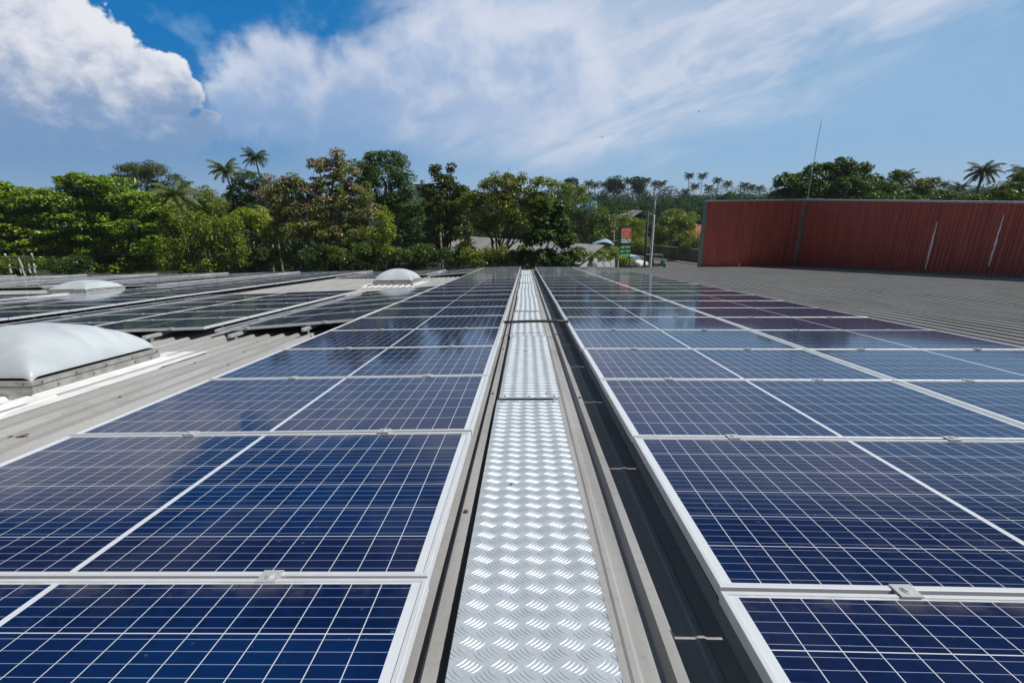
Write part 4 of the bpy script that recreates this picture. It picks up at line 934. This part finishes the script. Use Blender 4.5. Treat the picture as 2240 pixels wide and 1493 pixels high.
for q, (bb, y0, y1) in enumerate(((b3, 538, 543), (b4, 547, 552), (b5, 555.5, 561))):
    glyphs(bb, -hw + .08, .02, zz(y1), zz(y0), 10 + q, -.035); glyphs(bb, .08, hw - .05, zz((y0 + y1) / 2 + .2), zz(y0), 20 + q, -.035, dens=1.3); glyphs(bb, .08, hw - .05, zz(y1), zz((y0 + y1) / 2 + .4), 30 + q, -.035, dens=1.3)

# long white shed with a pale metal roof
def corr_sheet(m, P00, P10, P01, P11, pitch, h):
    """ribbed sheet between four corners, ribs running from P0* to P1*"""
    P00, P10, P01, P11 = map(Vector, (P00, P10, P01, P11)); W_ = (P01 - P00).length; nn = max(2, int(W_ / pitch) * 2); nrm_ = (P10 - P00).cross(P01 - P00).normalized()
    vs = []
    for i in range(nn + 1):
        s_ = i / nn; o = nrm_ * (h if i % 2 else 0)
        vs += [P00.lerp(P01, s_) + o, P10.lerp(P11, s_) + o, P00.lerp(P01, s_) - nrm_ * .02, P10.lerp(P11, s_) - nrm_ * .02]
    m.add(vs, [(4 * i, 4 * i + 4, 4 * i + 5, 4 * i + 1) for i in range(nn)] + [(4 * i + 2, 4 * i + 6, 4 * i + 7, 4 * i + 3) for i in range(nn)])
def shed(name, label, x0, x1, y0, y1, ze, zr, roofm, wallm, cat='shed', open_=False, gable='y', pitch=.4):
    t = empty(name, ((x0 + x1) / 2, (y0 + y1) / 2, 0), label, cat); cx_, cy_ = (x0 + x1) / 2, (y0 + y1) / 2
    a, b = (x1 - x0) / 2, (y1 - y0) / 2; m = MB()
    if gable == 'x':     # ridge along x
        for s_ in (-1, 1): corr_sheet(m, (-a - .3, s_ * (b + .4), ze - .12), (-a - .3, 0, zr), (a + .3, s_ * (b + .4), ze - .12), (a + .3, 0, zr), pitch, .04)
    else:
        for s_ in (-1, 1): corr_sheet(m, (s_ * (a + .4), -b - .3, ze - .12), (0, -b - .3, zr), (s_ * (a + .4), b + .3, ze - .12), (0, b + .3, zr), pitch, .04)
    m.build('roof', roofm, t)
    if not open_:
        m = MB()
        corr_sheet(m, (-a, -b, 0), (-a, -b, ze), (a, -b, 0), (a, -b, ze), .25, -.03); corr_sheet(m, (-a, b, 0), (-a, b, ze), (a, b, 0), (a, b, ze), .25, .03)
        for s_ in (-1, 1):
            vs = [(s_ * a, -b, 0), (s_ * a, b, 0), (s_ * a, b, ze), (s_ * a, 0, zr - .05), (s_ * a, -b, ze)] if gable == 'x' else [(s_ * a, -b, 0), (s_ * a, b, 0), (s_ * a, b, ze), (s_ * a, -b, ze)]
            vs2 = [(x - s_ * .08, y, z) for x, y, z in vs]; n_ = len(vs); m.add(vs + vs2, [tuple(range(n_)), tuple(range(n_, 2 * n_))[::-1]] + [(i, (i + 1) % n_, n_ + (i + 1) % n_, n_ + i) for i in range(n_)])
        if gable == 'y':
            for s_ in (-1, 1): m.prism([(-a, ze), (a, ze), (0, zr - .05)], s_ * b - .04, s_ * b + .04, axis=1)
        m.build('wall', wallm, t)
    else:
        for sx in (-1, 0, 1):
            for sy in (-1, 1): m = MB(); m.box(sx * a * .95 - .09, sx * a * .95 + .09, sy * b * .95 - .09, sy * b * .95 + .09, 0, ze + (zr - ze) * (1 - abs(sx)) * .9 - .05); m.build('post', wallm, t)
        m = MB(); m.prism([(-a, ze - .05), (a, ze - .05), (0, zr - .08)], b * .6, b * .64, axis=1); m.build('gable', M_pipe, t)
    return t
M_sheet = mat('pale_roof_sheet', (.36, .36, .37), .5, .1, col2=(.25, .25, .24), vscale=.6)
M_wallw = mat('white_wall_sheet', (.48, .51, .54), .6, 0, var=.15, vscale=1)
t = shed('long_shed', 'long white metal shed with a pale roof half hidden by trees', -8.9, 9.3, 44.8, 51.8, 3.9, 5.05, M_sheet, M_wallw, gable='x'); t.rotation_euler = (0, 0, math.radians(-40)); t.location.x = -.1
m = MB(); m.box(4.2, 5.6, -3.62, -3.54, 0, 2.3); m.build('door', M_conc, t)
a_ = at(1400, 463, 92); shed('open_shed', 'dark open-sided gabled shed on the slope above the sign', a_.x - 2.6, a_.x + 2.6, 90, 98, a_.z - 1.3, a_.z + .2, M_sheet, M_conc, open_=True)
a_ = at(1282, 450, 112); shed('house', 'far house with a bright blue roof among the trees', a_.x - 2.6, a_.x + 2.6, 112, 120, a_.z - .8, a_.z + 1.0, mat('blue_roof_sheet', (.13, .34, .62), .4, 0, var=.2), M_wallw, 'house', gable='x')
a_ = at(1588, 502, 84); shed('house', 'house with an orange tiled roof peeping out left of the red wall', a_.x - 5.0, a_.x + 5, 84, 92, a_.z - 2.2, a_.z + .6, mat('orange_roof_tile', (.40, .11, .05), .8, 0, col2=(.28, .09, .05), vscale=2), mat('cream_house_wall', (.5, .45, .33), .8), 'house', gable='x', pitch=.3)
a_ = at(922, 400, 150); t = empty('water_tank_house', (a_.x, 150, 0), 'far pale block with a flat top between the mango tree and the twin-tipped tree', 'building')
m = MB(); m.box(-2.2, 2.2, 0, 5, 0, a_.z - .6); m.build('wall', M_wallw, t); m = MB(); m.box(-2.5, 2.5, -.3, 5.3, a_.z - .599, a_.z - .3); m.build('roof', M_conc, t)
m = MB(); m.tube([(0, 2, a_.z - .3), (0, 2, a_.z + .9)], [.8, .75], 14); m.build('tank', mat('blue_grey_tank', (.22, .33, .42), .5), t)
for sx in (-1.1, 1.1):
    m = MB(); m.box(sx - .5, sx + .5, -.03, -.002, a_.z - 2.4, a_.z - 1.3); m.build('window', M_black, t)
p_ = at(1318, 533, 58); t = empty('market_canopy', (p_.x, 58, 0), 'pale blue sheet canopy behind the shed roof, left of the thin post', 'canopy')
m = MB(); N = 10; vs = []
for i in range(N + 1):
    a = i / N; x = -1.2 + 2.4 * a; z = p_.z + .35 * math.sin(a * math.pi) + .1; vs += [(x, -1, z - .15), (x, 1.2, z + .15), (x, -1, z - .19), (x, 1.2, z + .11)]
m.add(vs, [(4 * i, 4 * i + 4, 4 * i + 5, 4 * i + 1) for i in range(N)] + [(4 * i + 2, 4 * i + 6, 4 * i + 7, 4 * i + 3) for i in range(N)]); m.build('cover', mat('pale_blue_tarp', (.30, .45, .58), .5), t)
for sx in (-1.1, 1.1):
    m = MB(); m.tube([(sx, 0, 0), (sx, 0, p_.z + .1)], .04, 6); m.build('post', M_steel, t)

# car beside the sign, three-quarter front view
def wheel(par, x, y, z, r, w, M=None):
    m = MB(); m.tube([(x - w / 2, y, z), (x - w / 2 + .02, y, z), (x + w / 2 - .02, y, z), (x + w / 2, y, z)], [r * .86, r, r, r * .86], 18); o = m.build('wheel', M_black, par)
    m = MB(); m.tube([(x - w / 2 - .012, y, z), (x + w / 2 + .012, y, z)], r * .58, 12); m.build('rim', M_steel, o); return o
def sect_body(m, secs):
    """loft of half-sections mirrored in x: every section is y, [(x,z)...] from sill to roof centre"""
    n = len(secs[0][1]); vs = []
    for (y, pr) in secs: vs += [(x, y, z) for x, z in pr] + [(-x, y, z) for x, z in pr[::-1]]
    k = 2 * n; fs = [(j * k + i, j * k + (i + 1) % k, (j + 1) * k + (i + 1) % k, (j + 1) * k + i) for j in range(len(secs) - 1) for i in range(k)]
    m.add(vs, fs + [tuple(range(k))[::-1], tuple(range((len(secs) - 1) * k, len(secs) * k))])
pc = at(1386, 573, 62.5); car = empty('parked_car', Matrix.Translation((pc.x, pc.y, .03)) @ Matrix.Rotation(math.radians(28), 4, 'Z'), 'white car partly hidden behind the tall sign', 'car')
M_carw = mat('car_paint_white', (.74, .75, .76), .18); M_carg = mat('car_glass', (.10, .17, .22), .05); M_head = mat('headlight_glass', (.6, .63, .65), .1); M_tail = mat('dark_bumper', (.05, .05, .055), .5)
m = MB()
sect_body(m, [(-2.05, [(.55, .32), (.70, .45), (.70, .62), (.62, .72), (.0, .76)]), (-1.9, [(.74, .24), (.84, .45), (.82, .70), (.72, .82), (.0, .88)]), (-1.1, [(.80, .22), (.87, .5), (.85, .86), (.76, .95), (.0, 1.0)]),
              (-.5, [(.80, .22), (.87, .5), (.86, .92), (.72, 1.18), (.0, 1.22)]), (.0, [(.80, .22), (.87, .5), (.86, .94), (.66, 1.50), (.0, 1.54)]), (1.2, [(.80, .22), (.87, .5), (.86, .96), (.66, 1.52), (.0, 1.56)]), (1.75, [(.80, .24), (.86, .5), (.85, .96), (.64, 1.42), (.0, 1.47)]), (2.02, [(.70, .32), (.80, .5), (.80, .92), (.62, 1.05), (.0, 1.08)])])
bm_ = m.build('body', M_carw, car, smooth=False)
m = MB(); m.add([(-.72, -.97, .99), (.72, -.97, .99), (.62, -.08, 1.47), (-.62, -.08, 1.47), (-.72, -.99, 1.02), (.72, -.99, 1.02), (.62, -.10, 1.50), (-.62, -.10, 1.50)], [(0, 1, 2, 3), (4, 5, 6, 7), (0, 1, 5, 4), (1, 2, 6, 5), (2, 3, 7, 6), (3, 0, 4, 7)]); m.build('windscreen', M_carg, car)
for s_ in (-1, 1):
    m = MB(); m.add([(s_ * .875, -.55, .97), (s_ * .875, 1.6, 1.0), (s_ * .69, 1.35, 1.44), (s_ * .70, .02, 1.44), (s_ * .860, -.55, .97), (s_ * .86, 1.6, 1.0), (s_ * .67, 1.35, 1.44), (s_ * .68, .02, 1.44)], [(0, 1, 2, 3), (4, 5, 6, 7), (0, 1, 5, 4), (1, 2, 6, 5), (2, 3, 7, 6), (3, 0, 4, 7)]); m.build('side_window', M_carg, car)
    m = MB(); m.prism([(-.16, -.08), (.14, -.10), (.18, .05), (-.12, .08)], -2.02, -1.86, axis=1, M=Matrix.Translation((s_ * .58, 0, .70))); m.build('headlight', M_head, car)
    m = MB(); m.box(s_ * .98 - .09, s_ * .98 + .09, -.62, -.52, .98, 1.12); m.box(min(s_ * .84, s_ * .9), max(s_ * .84, s_ * .9), -.6, -.55, 1.0, 1.04); m.build('mirror', M_carw, car)
    wheel(car, s_ * .76, -1.30, .30, .30, .2); wheel(car, s_ * .76, 1.28, .30, .30, .2)
m = MB(); m.box(-.6, .6, -2.10, -1.95, .30, .46); m.build('bumper', M_tail, car)
# three-wheeler taxi
pt_ = at(1432, 574, 62.0); tk = empty('three_wheeler', Matrix.Translation((pt_.x, pt_.y, .03)) @ Matrix.Rotation(math.radians(68), 4, 'Z'), 'dark green three-wheeled taxi with a black canopy behind the lamp post', 'auto rickshaw')
M_tg = mat('rickshaw_green', (.012, .12, .085), .3); M_can = mat('canopy_black', (.02, .022, .022), .7); M_cantop = mat('canopy_worn_top', (.07, .075, .075), .6)
m = MB(); sect_body(m, [(-1.32, [(.10, .45), (.16, .55), (.18, .75), (.14, .92), (.0, .97)]), (-1.15, [(.26, .34), (.34, .5), (.38, .8), (.34, 1.0), (.0, 1.06)]), (-.85, [(.46, .26), (.52, .4), (.54, .8), (.5, .98), (.0, 1.02)]), (-.70, [(.50, .25), (.56, .32), (.56, .42), (.5, .46), (.0, .46)]), (.15, [(.60, .25), (.64, .32), (.64, .42), (.58, .46), (.0, .46)]), (.2, [(.60, .25), (.65, .4), (.66, .78), (.6, .84), (.0, .84)]), (1.2, [(.58, .28), (.64, .42), (.64, .80), (.58, .86), (.0, .86)]), (1.32, [(.5, .36), (.56, .5), (.56, .76), (.5, .82), (.0, .82)])]); m.build('body', M_tg, tk)
m = MB(); sect_body(m, [(-.95, [(.50, 1.58), (.56, 1.62), (.54, 1.68), (.3, 1.74), (.0, 1.75)]), (.2, [(.60, 1.56), (.65, 1.62), (.62, 1.70), (.35, 1.78), (.0, 1.79)]), (1.30, [(.58, 1.52), (.62, 1.58), (.60, 1.66), (.33, 1.73), (.0, 1.74)])]); m.build('canopy', M_cantop, tk)
m = MB(); m.box(-.60, .60, 1.24, 1.30, .86, 1.54); m.box(-.64, -.60, .30, 1.28, .82, 1.57); m.box(.60, .64, .30, 1.28, .82, 1.57); m.box(-.63, .63, -.9, 1.25, 1.46, 1.60); m.build('rear_curtain', M_can, tk)
m = MB()
for s_ in (-1, 1):
    m.tube([(s_ * .46, -1.0, 1.0), (s_ * .52, -.86, 1.60)], .022, 6); m.tube([(s_ * .6, .22, .84), (s_ * .62, .22, 1.6)], .022, 6)
m.build('canopy_frame', M_can, tk)
m = MB(); m.prism([(-.44, 1.0), (.44, 1.0), (.48, 1.52), (-.48, 1.52)], -.99, -.97, axis=1, M=Matrix.Rotation(0, 4, 'X')); m.build('windscreen', M_carg, tk)
m = MB(); m.box(-.5, .5, .35, .75, .5, .68); m.box(-.5, .5, .75, .85, .6, 1.15); m.build('seat', mat('rickshaw_seat', (.30, .28, .24), .7), tk)
m = MB(); m.tube([(0, -1.28, .62), (0, -1.37, .62)], [.10, .10], 12); m.build('headlight', M_head, tk)
m = MB(); m.prism([(-.18, .28), (.18, .28), (.16, .5), (-.16, .5)], -1.45, -1.02, axis=1); m.build('mudguard', M_tg, tk)
wheel(tk, 0, -1.22, .21, .21, .12); wheel(tk, -.55, .95, .21, .21, .12); wheel(tk, .55, .95, .21, .21, .12)
# two birds, mere specks
def bird(px, py, d_, label):
    p = at(px, py, d_); t = empty('bird', Matrix.Translation(p) @ Matrix.Rotation(.7, 4, 'Z'), label, 'bird', 'birds in the sky')
    m = MB(); m.tube([(0, -.22, 0), (0, -.12, .01), (0, 0, 0), (0, .14, .02), (0, .2, .03), (0, .27, .025)], [.02, .06, .075, .05, .04, .008], 8)
    vs = [(0, -.05, .03), (0, .08, .03), (.28, .08, .11), (.55, -.04, .06), (.28, -.06, .10)]; m.add(vs + [(-x, y, z) for x, y, z in vs] + [(x, y, z - .012) for x, y, z in vs] + [(-x, y, z - .012) for x, y, z in vs], [(0, 1, 2, 4), (4, 2, 3), (5, 6, 7, 9), (9, 7, 8), (10, 11, 12, 14), (14, 12, 13), (15, 16, 17, 19), (19, 17, 18)])
    m.add([(-.03, -.2, 0), (.03, -.2, 0), (.06, -.34, 0), (-.06, -.34, 0), (0, -.25, .012)], [(0, 1, 4), (1, 2, 4), (2, 3, 4), (3, 0, 4)]); m.build('body', M_can, t)
bird(1317, 300, 110, 'tiny dark bird in the sky, lower left one of two'); bird(1529, 244, 110, 'tiny dark bird in the sky, upper right one of two')
